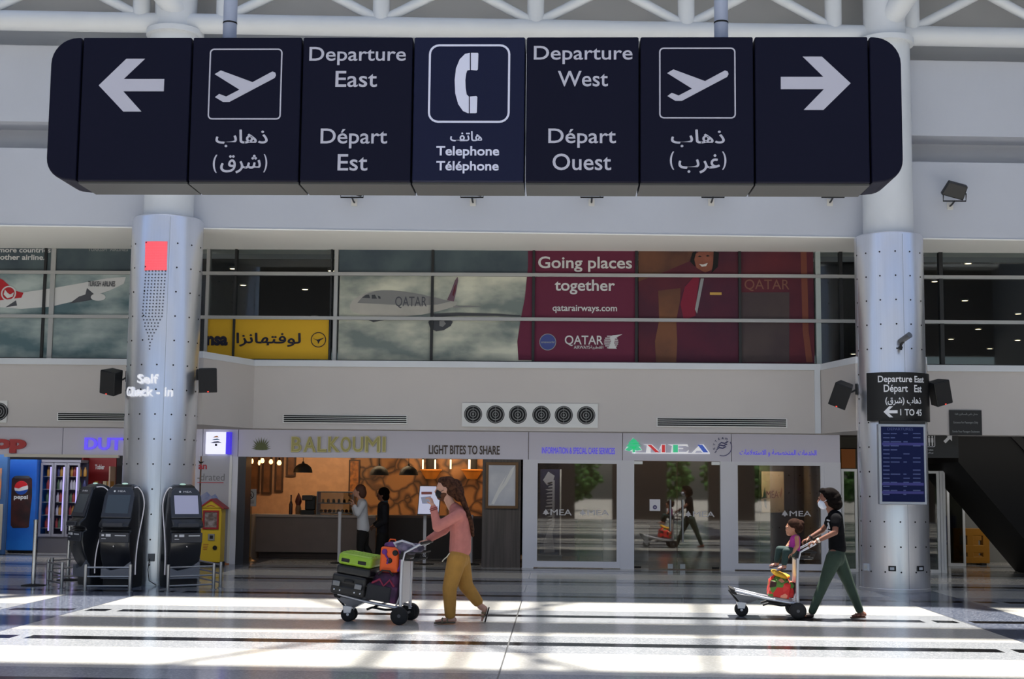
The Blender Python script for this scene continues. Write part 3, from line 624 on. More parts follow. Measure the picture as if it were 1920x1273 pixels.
# ------------------------------------------------------------ loudspeakers
def speaker(loc, rz, tilt, lab, arm, led=True):
    t = thing('loudspeaker', lab, 'speaker', (0, 0, 0), 'column loudspeakers')
    R = Matrix.Rotation(tilt[0], 4, 'Y') @ Matrix.Rotation(tilt[1], 4, 'X')
    mb = MB(); mb.T = R
    pr = [(-.15, -.12), (.15, -.12), (.11, .13), (-.11, .13)]
    mb.prism([(x, y) for x, y in pr], (0, 0, .2), (1, 0, 0), (0, 1, 0), .4); mb.build('cabinet', m_black, t, bevel=.012)
    mb = MB(); mb.T = R; mb.box(-.14, .14, -.128, -.119, -.185, .185); g = mb.build('grille', M('speaker_grille', (24, 24, 26), .8), t)
    if led: mb = MB(); mb.T = R; mb.box(-.012, .012, -.132, -.127, -.19, -.175); mb.build('status_light', M('status_red', (255, 60, 40), .4, emit=1.2), g)
    a = Vector(arm); s_ = R @ Vector((0, .1, .0))
    mb = MB(); mb.tube([s_, s_*.4+a*.6+Vector((0, 0, -.02)), a], .016); mb.build('bracket_arm', m_black, t)
    mb = MB(); mb.box(a.x-.03, a.x+.03, a.y-.03, a.y+.03, a.z-.09, a.z+.09); mb.build('wall_plate', m_black, t)
    t.location = loc; t.rotation_euler = (0, 0, rz); return t
def spk(px, py, C, side, tilt, lab, rz):
    q = at(px, py, C[1]-.1); e = C[0]+side*(C[2]); A = Vector((e-q.x, C[1]-q.y, .1)); A = Matrix.Rotation(-rz, 3, 'Z') @ A
    return speaker(q, rz, tilt, lab, A)
spk(210, 716, CL, -1, (math.radians(12), math.radians(14)), 'black loudspeaker on the outer side of the column with the red light panel', -.35)
spk(389, 713, CL, 1, (math.radians(-3), math.radians(6)), 'black loudspeaker on the inner side of the column with the red light panel', .3)
spk(1578, 740, CR, -1, (math.radians(22), math.radians(18)), 'black loudspeaker on the inner side of the column with the black board', -.3)
spk(1761, 736, CR, 1, (math.radians(-16), math.radians(10)), 'black loudspeaker on the outer side of the column with the black board', .3)
# ------------------------------------------------------------ floodlights on the upper wall
def flood(px, py, lab, first=None):
    X = at(px, py, 22.8).x; Y = fy(X)+.22; p = at(px, py, Y-.3); p = Vector((p.x, Y, p.z))
    if first: return dup(first, p, 0, lab)
    t = thing('floodlight', lab, 'floodlight', (0, 0, 0), 'floodlights along the upper wall')
    mb = MB(); mb.T = Matrix.Translation((0, -.32, .02)) @ Matrix.Rotation(math.radians(-52), 4, 'X') @ Matrix.Rotation(math.radians(16), 4, 'Z')
    mb.prism([(-.17, -.13), (.17, -.13), (.2, .13), (-.2, .13)], (0, 0, .05), (1, 0, 0), (0, 1, 0), .1); h = mb.build('lamp_housing', M('flood_black', (34, 35, 38), .4), t, bevel=.02)
    mb = MB(); mb.T = Matrix.Translation((0, -.32, .02)) @ Matrix.Rotation(math.radians(-52), 4, 'X') @ Matrix.Rotation(math.radians(16), 4, 'Z'); mb.box(.03, .12, .06, .1, .05, .053); mb.build('rating_sticker', m_white, h)
    mb = MB()
    mb.tube([(-.19, -.3, -.03), (-.19, -.28, -.16), (.19, -.28, -.16), (.19, -.3, -.03)], .012, 8).tube([(0, -.28, -.16), (0, -.1, -.19), (0, 0, -.19)], .016, 8); mb.build('bracket', m_black, t)
    MB().box(-.05, .05, -.015, .002, -.25, -.13).build('mounting_plate', M('plate_cream', (215, 212, 205), .5), t)
    t.location = p; return t
fl = flood(1790, 359, 'black floodlight on the white wall right of the big sign, fully in view')
for px, s in ((1562, 'black floodlight whose bracket shows just below the right end of the big sign'), (1337, 'black floodlight with bracket showing below the sign panel of the right aircraft symbol'), (1110, 'floodlight mostly hidden behind the west departure sign panel'), (885, 'floodlight mostly hidden behind the telephone sign panel'), (660, 'floodlight mostly hidden behind the east departure sign panel')): flood(px, 352, s, fl)
# ------------------------------------------------------------ vents in the fascia
m_vent = M('vent_white', (226, 224, 219), .5)
def slotvent(x0, y0, x1, y1, lab, clipx=None):
    t = thing('air_vent', lab, 'vent', at((x0+x1)/2, y1, YF-.02), 'slot vents in the fascia')
    MB().boxpx(x0, y0, x1, y1, YF-.02, YF-.002).build('vent_frame', m_vent, t)
    mb = MB(); h = (y1-y0)/7
    for i in range(4): mb.boxpx(x0+2, y0+h*(.5+i*1.55), x1-2, y0+h*(1.5+i*1.55), YF-.024, YF-.018)
    mb.build('slot_pattern', m_dark, t)
slotvent(107, 774, 300, 790, 'slot air vent in the fascia behind the self check-in column'); slotvent(530, 778, 764, 794, 'slot air vent in the fascia above the restaurant lettering'); slotvent(1231, 784, 1476, 801, 'slot air vent in the fascia above the airline office')
def roundvents(x0, y0, x1, y1, xs, yc, r, lab):
    t = thing('air_diffuser_panel', lab, 'vent', at((x0+x1)/2, y1, YF-.03))
    MB().boxpx(x0, y0, x1, y1, YF-.03, YF-.002).build('panel', M('diffuser_white', (222, 221, 216), .5), t)
    for k, x in enumerate(xs):
        c = at(x, yc+k*.4, YF-.035); R = .0092*r
        j = MB().prism(circ(c.x, c.z, R, 32), (0, YF-.032, 0), d=.01).build('nozzle', m_dark, t)
        mb = MB()
        for q in (.93, .64, .36): frame_ring(mb, circ(c.x, c.z, R*q, 28), circ(c.x, c.z, R*(q-.09), 28), (0, YF-.045, 0), d=.012)
        mb.prism(circ(c.x, c.z, R*.12, 14), (0, YF-.05, 0), d=.015)
        mb.box(c.x-R*.025, c.x+R*.025, YF-.046, YF-.034, c.z-R*.9, c.z+R*.9)
        mb.build('nozzle_ring', M('nozzle_gray', (128, 128, 126), .5), j)
roundvents(866, 756, 1121, 801, [887, 929, 971, 1015, 1057, 1099], 776.5, 17.5, 'white panel of six round black air nozzles in the middle of the fascia')
roundvents(-250, 750, 13, 791, [-160, -118, -76, -34, -2], 770, 17.5, 'white panel of round air nozzles cut off by the picture edge')
# ================================================================== SHOPFRONTS (plane y = 27.4)
YB = 27.4
def sx(px): return at(px, 950, YB).x
m_head = M('shopfront_panel', (200, 201, 220), .4); m_alu = M('shopfront_alu', (208, 212, 226), .4)
ZH, ZT = 2.15, 2.74
def hpanel(n, p0, p1): return struct(MB().box(sx(p0)+.006, sx(p1)-.006, YB, YB+.14, ZH, ZT).build('trim_%d' % n, m_head))
hpanel(3, -700, 112); hpanel(4, 112, 376); hpanel(5, 376, 443); hpanel(6, 443, 990); hpanel(7, 990, 1167); hpanel(8, 1167, 1372); hpanel(9, 1372, 1577)
struct(MB().box(sx(5), sx(220), YB-.06, YB+.02, 2.1, 2.16).build('trim_10', M('lintel_light', (200, 198, 190), .5)))
for n, (a, b) in enumerate(((980, 1001), (1163, 1189), (1351, 1377), (1546, 1577), (433, 444))): struct(MB().box(sx(a), sx(b), YB-.01, YB+.16, 0, ZH).build('pillar_%d' % (n+1), m_alu))
struct(MB().box(sx(444), sx(459), YB-.005, YB+.5, 0, ZH).build('pillar_6', M('dark_jamb', (44, 46, 54), .4)))
m_pane = glassmat('shop_glass', (206, 204, 198), .08)
m_frost = M('frosted_print', (190, 192, 200), .8)
def frost(mb, x0, y0, x1, y1, Y):
    c = at(x0+(x1-x0)*.1, (y0+y1)/2, Y); s_ = (x1-x0)*.0011
    mb.prism([(c.x-s_*1.1, c.z-s_*.5), (c.x-s_*.25, c.z-s_*.55), (c.x-s_*.25, c.z-s_*.9), (c.x+s_*.25, c.z-s_*.9), (c.x+s_*.25, c.z-s_*.55), (c.x+s_*1.1, c.z-s_*.5), (c.x+s_*.6, c.z-s_*.0), (c.x+s_*.85, c.z+s_*.05), (c.x+s_*.4, c.z+s_*.5), (c.x, c.z+s_*1.1), (c.x-s_*.4, c.z+s_*.5), (c.x-s_*.85, c.z+s_*.05), (c.x-s_*.6, c.z)], (0, Y, 0), d=.001)
    mb.textpx('MEA', x0+(x1-x0)*.26, y0+1, x1, y1-1, Y, .001, .01)
def shopwin(n, p0, p1, marks):
    x0, x1 = sx(p0), sx(p1); z0, z1 = .02, 2.15
    o = struct(MB().box(x0+.05, x1-.05, YB+.05, YB+.062, z0+.1, z1-.06).build('window_%d' % n, m_pane))
    mb = MB(); fo = [(x0, z0), (x1, z0), (x1, z1), (x0, z1)]; fi = [(x0+.07, z0+.12), (x1-.07, z0+.12), (x1-.07, z1-.07), (x0+.07, z1-.07)]
    frame_ring(mb, fo, fi, (0, YB, 0), d=.11); mb.build('window_frame', m_alu, o)
    mb = MB()
    for q in marks: frost(mb, *q, YB+.045)
    mb.build('frosted_logo', m_frost, o)
    return o
shopwin(4, 1001, 1163, [(1018, 954, 1072, 967), (1087, 955, 1142, 967)])
shopwin(5, 1377, 1546, [(1466, 957, 1521, 969)])
m_door = glassmat('door_glass', (206, 204, 198), .08)
m_brick_l = M('wood_floor_edge', (60, 40, 30), .5)
for i, (a, b, hx, lab) in enumerate(((1189, 1269.5, 1257, 'l'), (1270.5, 1351, 1280, 'r'))):
    x0, x1 = sx(a), sx(b)
    d = struct(MB().box(x0, x1, YB+.05, YB+.064, .02, 2.14).build('door_%d' % (i+1), m_door))
    X = sx(hx); za, zb = at(hx, 996 if i == 0 else 1016, YB).z, at(hx, 937, YB).z
    MB().tube([(X, YB+.05, za+.06), (X, YB-.02, za+.06)], .012).tube([(X, YB+.05, zb-.06), (X, YB-.02, zb-.06)], .012).tube([(X, YB-.02, za), (X, YB-.02, zb)], .017).build('door_handle', m_steel, d)
    MB().box(X-.05, X+.05, YB+.03, YB+.085, .02, .11).build('patch_fitting', m_steel, d)
    e = x0 if i == 0 else x1-.17
    MB().box(e, e+.17, YB+.03, YB+.085, 2.08, 2.14).build('patch_fitting', m_steel, d); MB().box(e, e+.14, YB+.03, YB+.085, .02, .06).build('floor_hinge', m_dark, d)
    if i == 0:
        MB().boxpx(1218, 936, 1238, 958, YB+.04, YB+.048).build('notice_sheet', M('paper', (212, 214, 226), .6), d)
        c = at(1228, 951, YB+.036); mb = MB(); frame_ring(mb, circ(c.x, c.z, .042, 20), circ(c.x, c.z, .02, 20), (0, YB+.036, 0), d=.003); mb.box(c.x-.006, c.x+.006, YB+.036, YB+.039, c.z-.02, c.z+.02); mb.build('notice_stamp', M('stamp_purple', (62, 56, 112), .6), d)
    else:
        mb = MB(); frost(mb, 1285, 958, 1340, 970, YB+.045); mb.build('frosted_logo', m_frost, d)
# ------------------------------------------------------------ lettering on the header
m_pur = M('letter_purple', (84, 74, 205), .5, emit=.55); m_gold = M('letter_gold', (164, 160, 92), .45); m_rim = M('letter_rim', (206, 200, 150), .5); m_brn = M('letter_brown', (62, 48, 44), .5)
t = thing('shop_lettering', 'olive gold raised restaurant name above the lit food counter', 'lettering', at(635, 850, YB))
for i, (ch, x0, x1) in enumerate(zip('BALKOUMI', (546, 569, 595, 615, 638, 661, 685, 717), (565, 592, 612, 636, 658, 681, 712, 723))):
    mb = MB(); V0, _f = mb.text2(ch); V1, F1 = mb.text2(ch, .045, .03); a0, a1 = min(p[0] for p in V0), max(p[0] for p in V0); b0, b1 = min(p[1] for p in V0), max(p[1] for p in V0); k_ = 1.07 if ch == 'M' else 1.
    A = at(x0+1, 833, YB-.055).x; B = at(x1-1, 833, YB-.055).x; Zt = at(x0, 819.5, YB-.055).z; Zb = at(x0, 846.5, YB-.055).z
    e = mb.glyphs(V1, F1, lambda x, y: Vector(((A+B)/2+(x-(a0+a1)/2)/(a1-a0)*(B-A)*k_, YB-.055, (Zt+Zb)/2+(y-(b0+b1)/2)/(b1-b0)*(Zt-Zb)*k_)), (0, -1, 0), .045).build('letter_rim', m_rim, t)
    MB().textpx(ch, x0+1, 819.5, x1-1, 846.5, YB-.058, .004, 0).build('letter_face', m_gold, e)
o = MB().textpx('LIGHT BITES TO SHARE', 804, 835, 937, 852, YB-.016, .015, .02).build('tagline_lettering', m_brn); tag(o, 'dark brown words "light bites to share" on the grey header', 'lettering')
mb = MB(); c = at(490, 845, YB)
for k in range(13):
    a = math.radians(8+k*13.7); L = .26 if 2 < k < 10 else .2; d = Vector((math.cos(a), 0, math.sin(a))); e = Vector((-d.z, 0, d.x))*.016
    p = Vector((c.x, YB-.01-.002*k, c.z+.02)); m_ = p+d*L*.5; mb.add([p-e*.5, m_-e, p+d*L, m_+e, p+e*.5], [(0, 1, 2, 3, 4)])
o = mb.build('plant_emblem', M('agave_green', (92, 102, 66), .6)); tag(o, 'green agave leaf emblem beside the gold restaurant name', 'emblem')
o = MB().textpx('INFORMATION & SPECIAL CARE SERVICES', 1016, 839, 1153, 851, YB-.012, .01, .008).build('service_lettering', m_pur); tag(o, 'purple lit English service lettering above the first office window', 'lettering')
o = MB().textpx(arab('الخدمات المتخصصة و الاستعلامات'), 1387, 843, 1531, 856, YB-.012, .01, .004).build('service_lettering', m_pur); tag(o, 'purple lit Arabic service lettering above the last office window', 'lettering')
# airline name with cedar emblem
t = thing('airline_lettering', 'lit airline letters in red, green and blue with a cedar emblem above the glass doors', 'lettering', at(1250, 849, YB))
m_lw = M('letter_white', (228, 230, 236), .4, emit=.45); m_lg = M('letter_green', (60, 205, 150), .4, emit=.4); m_lr = M('letter_red', (205, 40, 48), .4, emit=.4); m_lb = M('letter_blue', (52, 88, 190), .4, emit=.4)
def lp(nm, mat, polys, dy, d=.02):
    mb = MB()
    for q in polys: mb.polypx(q, YB-dy, d)
    return mb.build(nm, mat, t)
lp('baseline', m_lw, [[(1188, 848.5), (1331, 849.5), (1331, 851), (1188, 850)]], .02)
lp('letter_rim', m_lw, [[(1206, 833), (1222, 833), (1235, 845), (1240, 833), (1248, 833), (1248, 849), (1239, 849), (1239, 840), (1232, 849), (1220, 840), (1220, 849), (1211, 849), (1213, 835)],
                        [(1252, 833), (1289, 833), (1291, 838), (1286, 836), (1272, 835.5), (1272, 840), (1281, 840), (1281, 842), (1272, 842), (1272, 847), (1287, 847), (1292, 843), (1290, 849), (1258, 849), (1260, 836)],
                        [(1297, 849), (1313, 833), (1319, 833), (1331, 849), (1318, 849), (1314, 845), (1306, 845), (1303, 849)]], .03)
lp('letter_stroke', m_lr, [[(1214, 834), (1221, 834), (1236, 848), (1229, 848)], [(1241, 834), (1247, 834), (1247, 848), (1241, 848)]], .036, .008)
lp('letter_stroke', m_lg, [[(1262, 834), (1271, 834), (1271, 848), (1262, 848)]], .036, .008)
lp('letter_stroke', m_lb, [[(1308, 834), (1317, 834), (1328, 848), (1319, 848)]], .036, .008)
mb = MB()
for q in ([(1186, 848), (1186.5, 838), (1189.5, 838), (1191, 848)], [(1172, 843), (1178, 838), (1184, 837), (1192, 837), (1198, 838), (1203, 843), (1194, 845), (1187, 842), (1180, 846)], [(1174, 837), (1180, 831), (1196, 831), (1202, 837), (1188, 839)], [(1178, 831), (1182, 826), (1193, 826), (1199, 831), (1188, 833)], [(1182, 827), (1187, 821), (1194, 826), (1188, 828)]): mb.polypx(q, YB-.034, .012)
mb.build('cedar_emblem', m_lg, t)
mb = MB()
for q in ([(1171, 844), (1187, 820), (1204, 844), (1192, 846), (1191, 850), (1185, 850), (1185, 846)],): mb.polypx(q, YB-.02, .012)
mb.build('emblem_rim', m_lw, t)
t = thing('alliance_emblem', 'round blue swirl emblem with curved letters right of the airline name', 'emblem', at(1355, 852, YB))
m_bl = M('emblem_blue', (58, 64, 120), .5); c = at(1355, 838, YB); mb = MB()
for k in range(3):
    z = c.z-.045+.05*k; x = c.x-.02*(1-k); mb.prism([(x-.12, z-.04), (x-.05, z+.02), (x+.02, z+.005), (x+.1, z+.05), (x+.07, z+.065), (x+.02, z+.03), (x-.05, z+.045), (x-.1, z+.0)], (0, YB-.012, 0), d=.01)
q = [(c.x+.185*math.cos(a), c.z+.185*math.sin(a)) for a in [math.radians(v) for v in range(-110, 35, 12)]]; q += [(c.x+.17*math.cos(a), c.z+.17*math.sin(a)) for a in [math.radians(v) for v in range(34, -112, -12)]]
mb.prism(q, (0, YB-.012, 0), d=.01); mb.build('swirl', m_bl, t)
mb = MB()
for k, ch in enumerate('SKYTEAM'):
    a = math.radians(215-k*25); mb.text(ch, (c.x+.175*math.cos(a), YB-.012, c.z+.175*math.sin(a)), None, .045, u=(math.sin(a), 0, -math.cos(a)), v=(math.cos(a), 0, math.sin(a)), d=.008, bold=.02)
mb.build('curved_lettering', m_bl, t)
# ------------------------------------------------------------ office interior behind the glass
m_brown = M('office_brown', (58, 40, 30), .5, noise=.12, nscale=2); m_brown2 = M('office_tan', (124, 96, 68), .6)
xa, xb = sx(1001), sx(1565)
struct(MB().box(xa-.4, xb, 32.4, 32.6, 0, 2.74).build('wall_office_back', m_brown))
struct(MB().box(xa-.12, xa-.02, YB+.16, 32.4, 0, 2.74).build('wall_office_side', M('office_orange', (112, 66, 38), .6)))
struct(MB().box(at(1512, 950, 31.2).x, xb-.05, 31.2, 32.4, 0, 2.74).build('wall_office_pier', m_brown2))
struct(MB().box(xb-.06, xb+.04, YB+.16, 32.4, 0, 2.74).build('wall_office_right', M('office_cream', (148, 128, 104), .6)))
t = thing('roll_up_banner', 'tall navy roll-up banner with white lettering behind the first office window', 'banner', at(1031, 1040, 28.3))
b0 = at(1012, 1040, 28.3); b1 = at(1050, 880, 28.3)
MB().box(b0.x, b1.x, 28.3, 28.31, b0.z, b1.z).build('banner_sheet', M('banner_navy', (26, 32, 74), .6), t)
MB().box(b1.x-.0, b1.x+.03, 28.28, 28.32, b0.z, b1.z).build('support_pole', m_white, t); MB().box(b0.x-.03, b1.x+.05, 28.2, 28.42, 0.0, max(b0.z, .08)).build('banner_base', m_gray, t)
mb = MB(); random.seed(5)
mb.polypx([(1019, 1018), (1030, 985), (1038, 980), (1036, 1000), (1040, 1035), (1020, 1036)], 28.294, .003).polypx([(1018, 900), (1028, 884), (1040, 892), (1036, 905), (1026, 910)], 28.294, .003)
for k in range(13): y = 905+k*6.2; mb.polypx([(1022+random.uniform(0, 8), y), (1040, y-random.uniform(1, 3)), (1040, y+2), (1022+random.uniform(0, 6), y+2.5)], 28.294, .003)
mb.polypx([(1036, 900), (1040, 900), (1039, 990), (1035, 990)], 28.293, .003)
mb.build('banner_lettering', M('banner_print', (170, 176, 196), .6), t)
def desk(px0, px1, py0, Y, lab):
    a = at(px0, 1050, Y); b = at(px1, 1050, Y); z = at(px0, py0, Y).z; t = thing('service_desk', lab, 'desk', ((a.x+b.x)/2, Y+.3, 0))
    MB().box(a.x, b.x, Y, Y+.6, .05, z-.04).build('desk_front', M('desk_white', (168, 172, 180), .35), t); MB().box(a.x-.03, b.x+.03, Y-.03, Y+.66, z-.04, z).build('desk_top', m_white, t); MB().box(a.x+.04, b.x-.04, Y+.05, Y+.55, 0, .05).build('plinth', m_dark, t)
desk(1132, 1172, 991, 29.2, 'white service desk at the right edge of the first office window')
desk(1186, 1216, 985, 29.6, 'white service desk behind the left glass door leaf')
t = thing('logo_board', 'cream lit wall board with the airline logo behind the last office window', 'board', at(1448, 962, 30.4))
MB().boxpx(1428, 884, 1470, 961, 30.4, 30.46).build('board_panel', M('board_cream', (214, 190, 156), .5), t)
MB().textpx('MEA', 1437, 920, 1460, 934, 30.394, .005, .01).build('board_lettering', M('board_red', (128, 34, 28), .5), t)
mb = MB(); mb.polypx([(1431, 934), (1434, 912), (1437, 934)], 30.392, .004).polypx([(1432, 936), (1437, 936), (1438, 955), (1434, 950)], 30.392, .004).polypx([(1427, 935), (1433, 928), (1437, 933)], 30.391, .004); mb.build('board_emblem', M('board_green', (38, 52, 60), .5), t)
MB().polypx([(1462, 928), (1466, 912), (1467, 920), (1464, 934)], 30.392, .004).build('board_swoosh', M('board_gold', (170, 96, 60), .5), t)
struct(MB().box(at(1424, 950, 30.46).x, at(1512, 950, 30.46).x, 30.46, 30.6, 0, 2.74).build('wall_office_divider', m_brown))
area('board_lamp', tuple(at(1449, 872, 29.7)), .4, .1, 9, (0, .8, -.6), (1, .85, .65))  # added unseen light that brightens the logo board
t = thing('office_armchair', 'brown upholstered armchair dimly seen through the first office window', 'chair', (at(1108, 1010, 30.5).x, 30.6, 0)); X = at(1108, 1010, 30.5).x
MB().box(X-.3, X+.3, 30.3, 30.9, .2, .45).build('seat', M('chair_brown', (118, 92, 74), .7), t, bevel=.05); MB().box(X-.3, X+.3, 30.82, 30.98, .4, .95).build('backrest', M('chair_brown'), t, bevel=.06)
for s in (-1, 1): MB().box(X+s*.3-.06, X+s*.3+.06, 30.3, 30.95, .2, .66).build('armrest', M('chair_brown'), t, bevel=.04)
for a in (-.27, .27):
    for b in (30.35, 30.9): MB().cyl((X+a, b, 0), (X+a, b, .22), .02).build('leg', m_dark, t)
# ------------------------------------------------------------ restaurant interior
xr0, xr1 = sx(450), sx(990)
m_tan = M('cafe_tan_tile', (186, 140, 104), .55, noise=.08, nscale=6)
struct(MB().box(-8.15, at(655, 950, 32.4).x, 32.4, 32.6, 0, 2.74).build('wall_cafe_left', m_tan))
mm = bpy.data.materials.new('vine_mural'); mm.use_nodes = True; n = mm.node_tree.nodes; l = mm.node_tree.links
tc = n.new('ShaderNodeTexCoord'); nz = n.new('ShaderNodeTexNoise'); nz.inputs['Scale'].default_value = 1.4; va = n.new('ShaderNodeVectorMath'); va.operation = 'ADD'
vs_ = n.new('ShaderNodeVectorMath'); vs_.operation = 'SCALE'; vs_.inputs['Scale'].default_value = .7; l.new(tc.outputs['Object'], nz.inputs['Vector']); l.new(nz.outputs['Color'], vs_.inputs[0]); l.new(tc.outputs['Object'], va.inputs[0]); l.new(vs_.outputs[0], va.inputs[1])
vo = n.new('ShaderNodeTexVoronoi'); vo.feature = 'DISTANCE_TO_EDGE'; vo.inputs['Scale'].default_value = 2.6; l.new(va.outputs[0], vo.inputs['Vector'])
rp = n.new('ShaderNodeValToRGB'); l.new(vo.outputs['Distance'], rp.inputs[0]); e = rp.color_ramp.elements; e[0].position = .0; e[0].color = lin((58, 36, 20))+(1,); e[1].position = .16; e[1].color = lin((150, 104, 60))+(1,)
l.new(rp.outputs[0], n['Principled BSDF'].inputs['Base Color']); MATS['vine_mural'] = mm
struct(MB().box(at(655, 950, 32.4).x, xr1+.6, 32.4, 32.6, 0, 2.74).build('wall_cafe_mural', mm))
struct(MB().box(-8.15, -8.0, YB+.5, 32.4, 0, 2.74).build('wall_cafe_side', m_tan))
m_wood = M('dark_wood', (74, 68, 66), .55, noise=.25, nscale=2.2, stretch=(9, 9, .35))
struct(MB().box(sx(904), sx(976), YB+.02, YB+.3, 0, 2.15).build('wall_wood_panel', m_wood))
m_ctr = M('counter_grey', (126, 112, 106), .5, noise=.05, nscale=2)
t = thing('food_counter', 'long grey stone serving counter under the pendant lamps', 'counter', (at(585, 1035, 30).x, 30.3, 0))
cx0, cx1 = at(480, 1000, 30).x, at(704, 1000, 30).x; cz = at(560, 965, 30).z
MB().box(cx0, cx1, 30, 30.1, .12, cz-.05).build('counter_front', m_ctr, t); MB().box(cx0-.03, cx1, 29.93, 30.7, cz-.05, cz).build('counter_top', M('counter_top', (168, 158, 152), .35), t); MB().box(cx0+.05, cx1, 30.08, 30.6, 0, .12).build('plinth', M('plinth_brown', (60, 46, 40), .6), t)
MB().box(cx0-.2, cx0, 29.6, 30.7, 0, cz).build('end_panel', M('counter_end', (150, 132, 116), .5), t)
t = thing('bar_counter', 'dark brown timber bar counter in the shade behind the white posts', 'counter', (at(805, 1035, 30.6).x, 30.8, 0))
dx0, dx1 = at(712, 1000, 30.4).x, at(906, 1000, 30.4).x
m_dbr = M('bar_brown', (44, 28, 22), .5); MB().box(dx0, dx1, 30.4, 30.5, 0, cz-.05).build('counter_front', m_dbr, t); MB().box(dx0, dx1, 30.34, 31, cz-.05, cz).build('counter_top', M('bar_top', (78, 50, 36), .4), t)
# dark hood band above the bar
t = thing('bar_canopy', 'dark suspended canopy above the bar with glowing tube lamps', 'canopy', at(800, 860, 31.2))
MB().box(at(690, 860, 31.2).x, at(904, 860, 31.2).x, 31.1, 31.9, 2.42, 2.73).build('canopy_panel', m_dbr, t)
# framed panels on the left wall
fm = M('picture_frame_brown', (64, 38, 22), .5); fi = M('picture_brown', (122, 78, 44), .5, rgb2=(78, 46, 26), noise=.1, nscale=3)
for x0, x1, y1, lab in ((466, 488, 925, 'first narrow dark framed panel on the tan restaurant wall, nearest the dark jamb'), (490, 511, 926, 'second narrow dark framed panel on the tan restaurant wall'), (514, 532, 922, 'third narrow framed panel on the tan restaurant wall, behind the brightest bulb'), (536, 555, 893, 'short framed panel on the tan restaurant wall beside the dome lamp')):
    t = thing('wall_picture', lab, 'framed panel', at((x0+x1)/2, y1, 32.3), 'framed panels on the tan restaurant wall')
    a = at(x0, y1, 32.34); b = at(x1, 850, 32.34); mb = MB(); frame_ring(mb, [(a.x, a.z), (b.x, a.z), (b.x, b.z), (a.x, b.z)], [(a.x+.04, a.z+.04), (b.x-.04, a.z+.04), (b.x-.04, b.z-.04), (a.x+.04, b.z-.04)], (0, 32.34, 0), d=.05); mb.build('frame', fm, t)
    MB().box(a.x+.04, b.x-.04, 32.36, 32.405, a.z+.04, b.z-.04).build('picture', fi, t)
t = thing('menu_board', 'narrow glowing orange menu board beside the vine mural', 'board', at(664, 930, 32.36))
a = at(653, 930, 32.36); b = at(675, 862, 32.36); mb = MB(); frame_ring(mb, [(a.x, a.z), (b.x, a.z), (b.x, b.z), (a.x, b.z)], [(a.x+.03, a.z+.03), (b.x-.03, a.z+.03), (b.x-.03, b.z-.03), (a.x+.03, b.z-.03)], (0, 32.36, 0), d=.05); mb.build('frame', fm, t)
MB().box(a.x+.03, b.x-.03, 32.375, 32.4, a.z+.03, b.z-.03).build('menu_sheet', M('menu_amber', (150, 86, 30), .5, emit=.25, rgb2=(70, 36, 14), noise=.1, nscale=9), t)
# pendant bulbs
m_bulb = M('bulb_lit', (255, 196, 120), .4, emit=5.)
pb = None
for px, py, s in ((492, 864, 1.), (508, 866, 1.), (523.5, 868, 1.15), (473, 865, .6), (486, 868, .6)):
    p = at(px, py, 29.3)
    if pb is None:
        pb = thing('pendant_bulb', 'x', 'pendant lamp', (0, 0, 0), 'bare bulbs over the serving counter'); MB().lathe([(.001, -.05), (.03, -.04), (.045, 0), (.03, .04), (.015, .06)], n=16).build('bulb', m_bulb, pb, smooth=True); MB().cyl((0, 0, .055), (0, 0, .11), .018).build('bulb_socket', m_dark, pb); MB().cyl((0, 0, .1), (0, 0, 2.74-p.z), .006, n=6).build('cord', m_dark, pb); o = pb
    else: o = dup(pb, p)
    o.location = p; o.scale = (s, s, 1); o['label'] = 'bare glowing pendant bulb over the left end of the serving counter'
m_dome = M('dome_grey', (74, 68, 62), .5)
dl = None
for px, py, Y, k, lab in ((568, 886, 29.6, 1., 'dark dome pendant lamp above the coffee machine, nearest the bare bulbs'), (711, 891, 30.6, 1.05, 'dark dome pendant lamp above the standing man in black'), (766, 891, 30.6, 1.05, 'dark dome pendant lamp above the digital screen')):
    p = at(px, py, Y)
    if dl is None:
        dl = thing('dome_pendant', lab, 'pendant lamp', (0, 0, 0), 'dome pendants in the restaurant'); MB().lathe([(.205, 0), (.2, .05), (.17, .12), (.1, .18), (.03, .2), (.02, .24), (.001, .24), (.001, .2), (.09, .165), (.16, .11), (.19, .05), (.197, 0)], n=28).build('lamp_shade', m_dome, dl, smooth=True); MB().cyl((0, 0, .23), (0, 0, 2.74-p.z), .006, n=6).build('cord', m_dark, dl); MB().ell((0, 0, .07), .03).build('bulb', m_bulb, dl); o = dl
    else: o = dup(dl, p, 0, lab)
    o.location = p; o.scale = (k, k, k)
tl = None
for px in (793, 816, 845, 880):
    p = at(px, 870, 31.0); lab = {793: 'first glowing tube pendant over the bar, nearest the dome lamps', 816: 'second glowing tube pendant over the bar, above the digital screen', 845: "third glowing tube pendant over the bar, above the walking man's head", 880: 'fourth and brightest tube pendant over the bar, nearest the wood panel'}[px]
    if tl is None:
        tl = thing('tube_pendant', lab, 'pendant lamp', (0, 0, 0), 'tube pendants over the bar'); MB().cyl((0, 0, -.11), (0, 0, .1), .017, n=12).build('tube', M('tube_lit', (255, 222, 178), .4, emit=3.5), tl); MB().cyl((0, 0, .1), (0, 0, 2.74-p.z), .02, n=10).build('lamp_cap', m_dark, tl); o = tl
    else: o = dup(tl, p, 0, lab)
    o.location = p
    if px == 880: o.scale = (1.5, 1.5, 1)
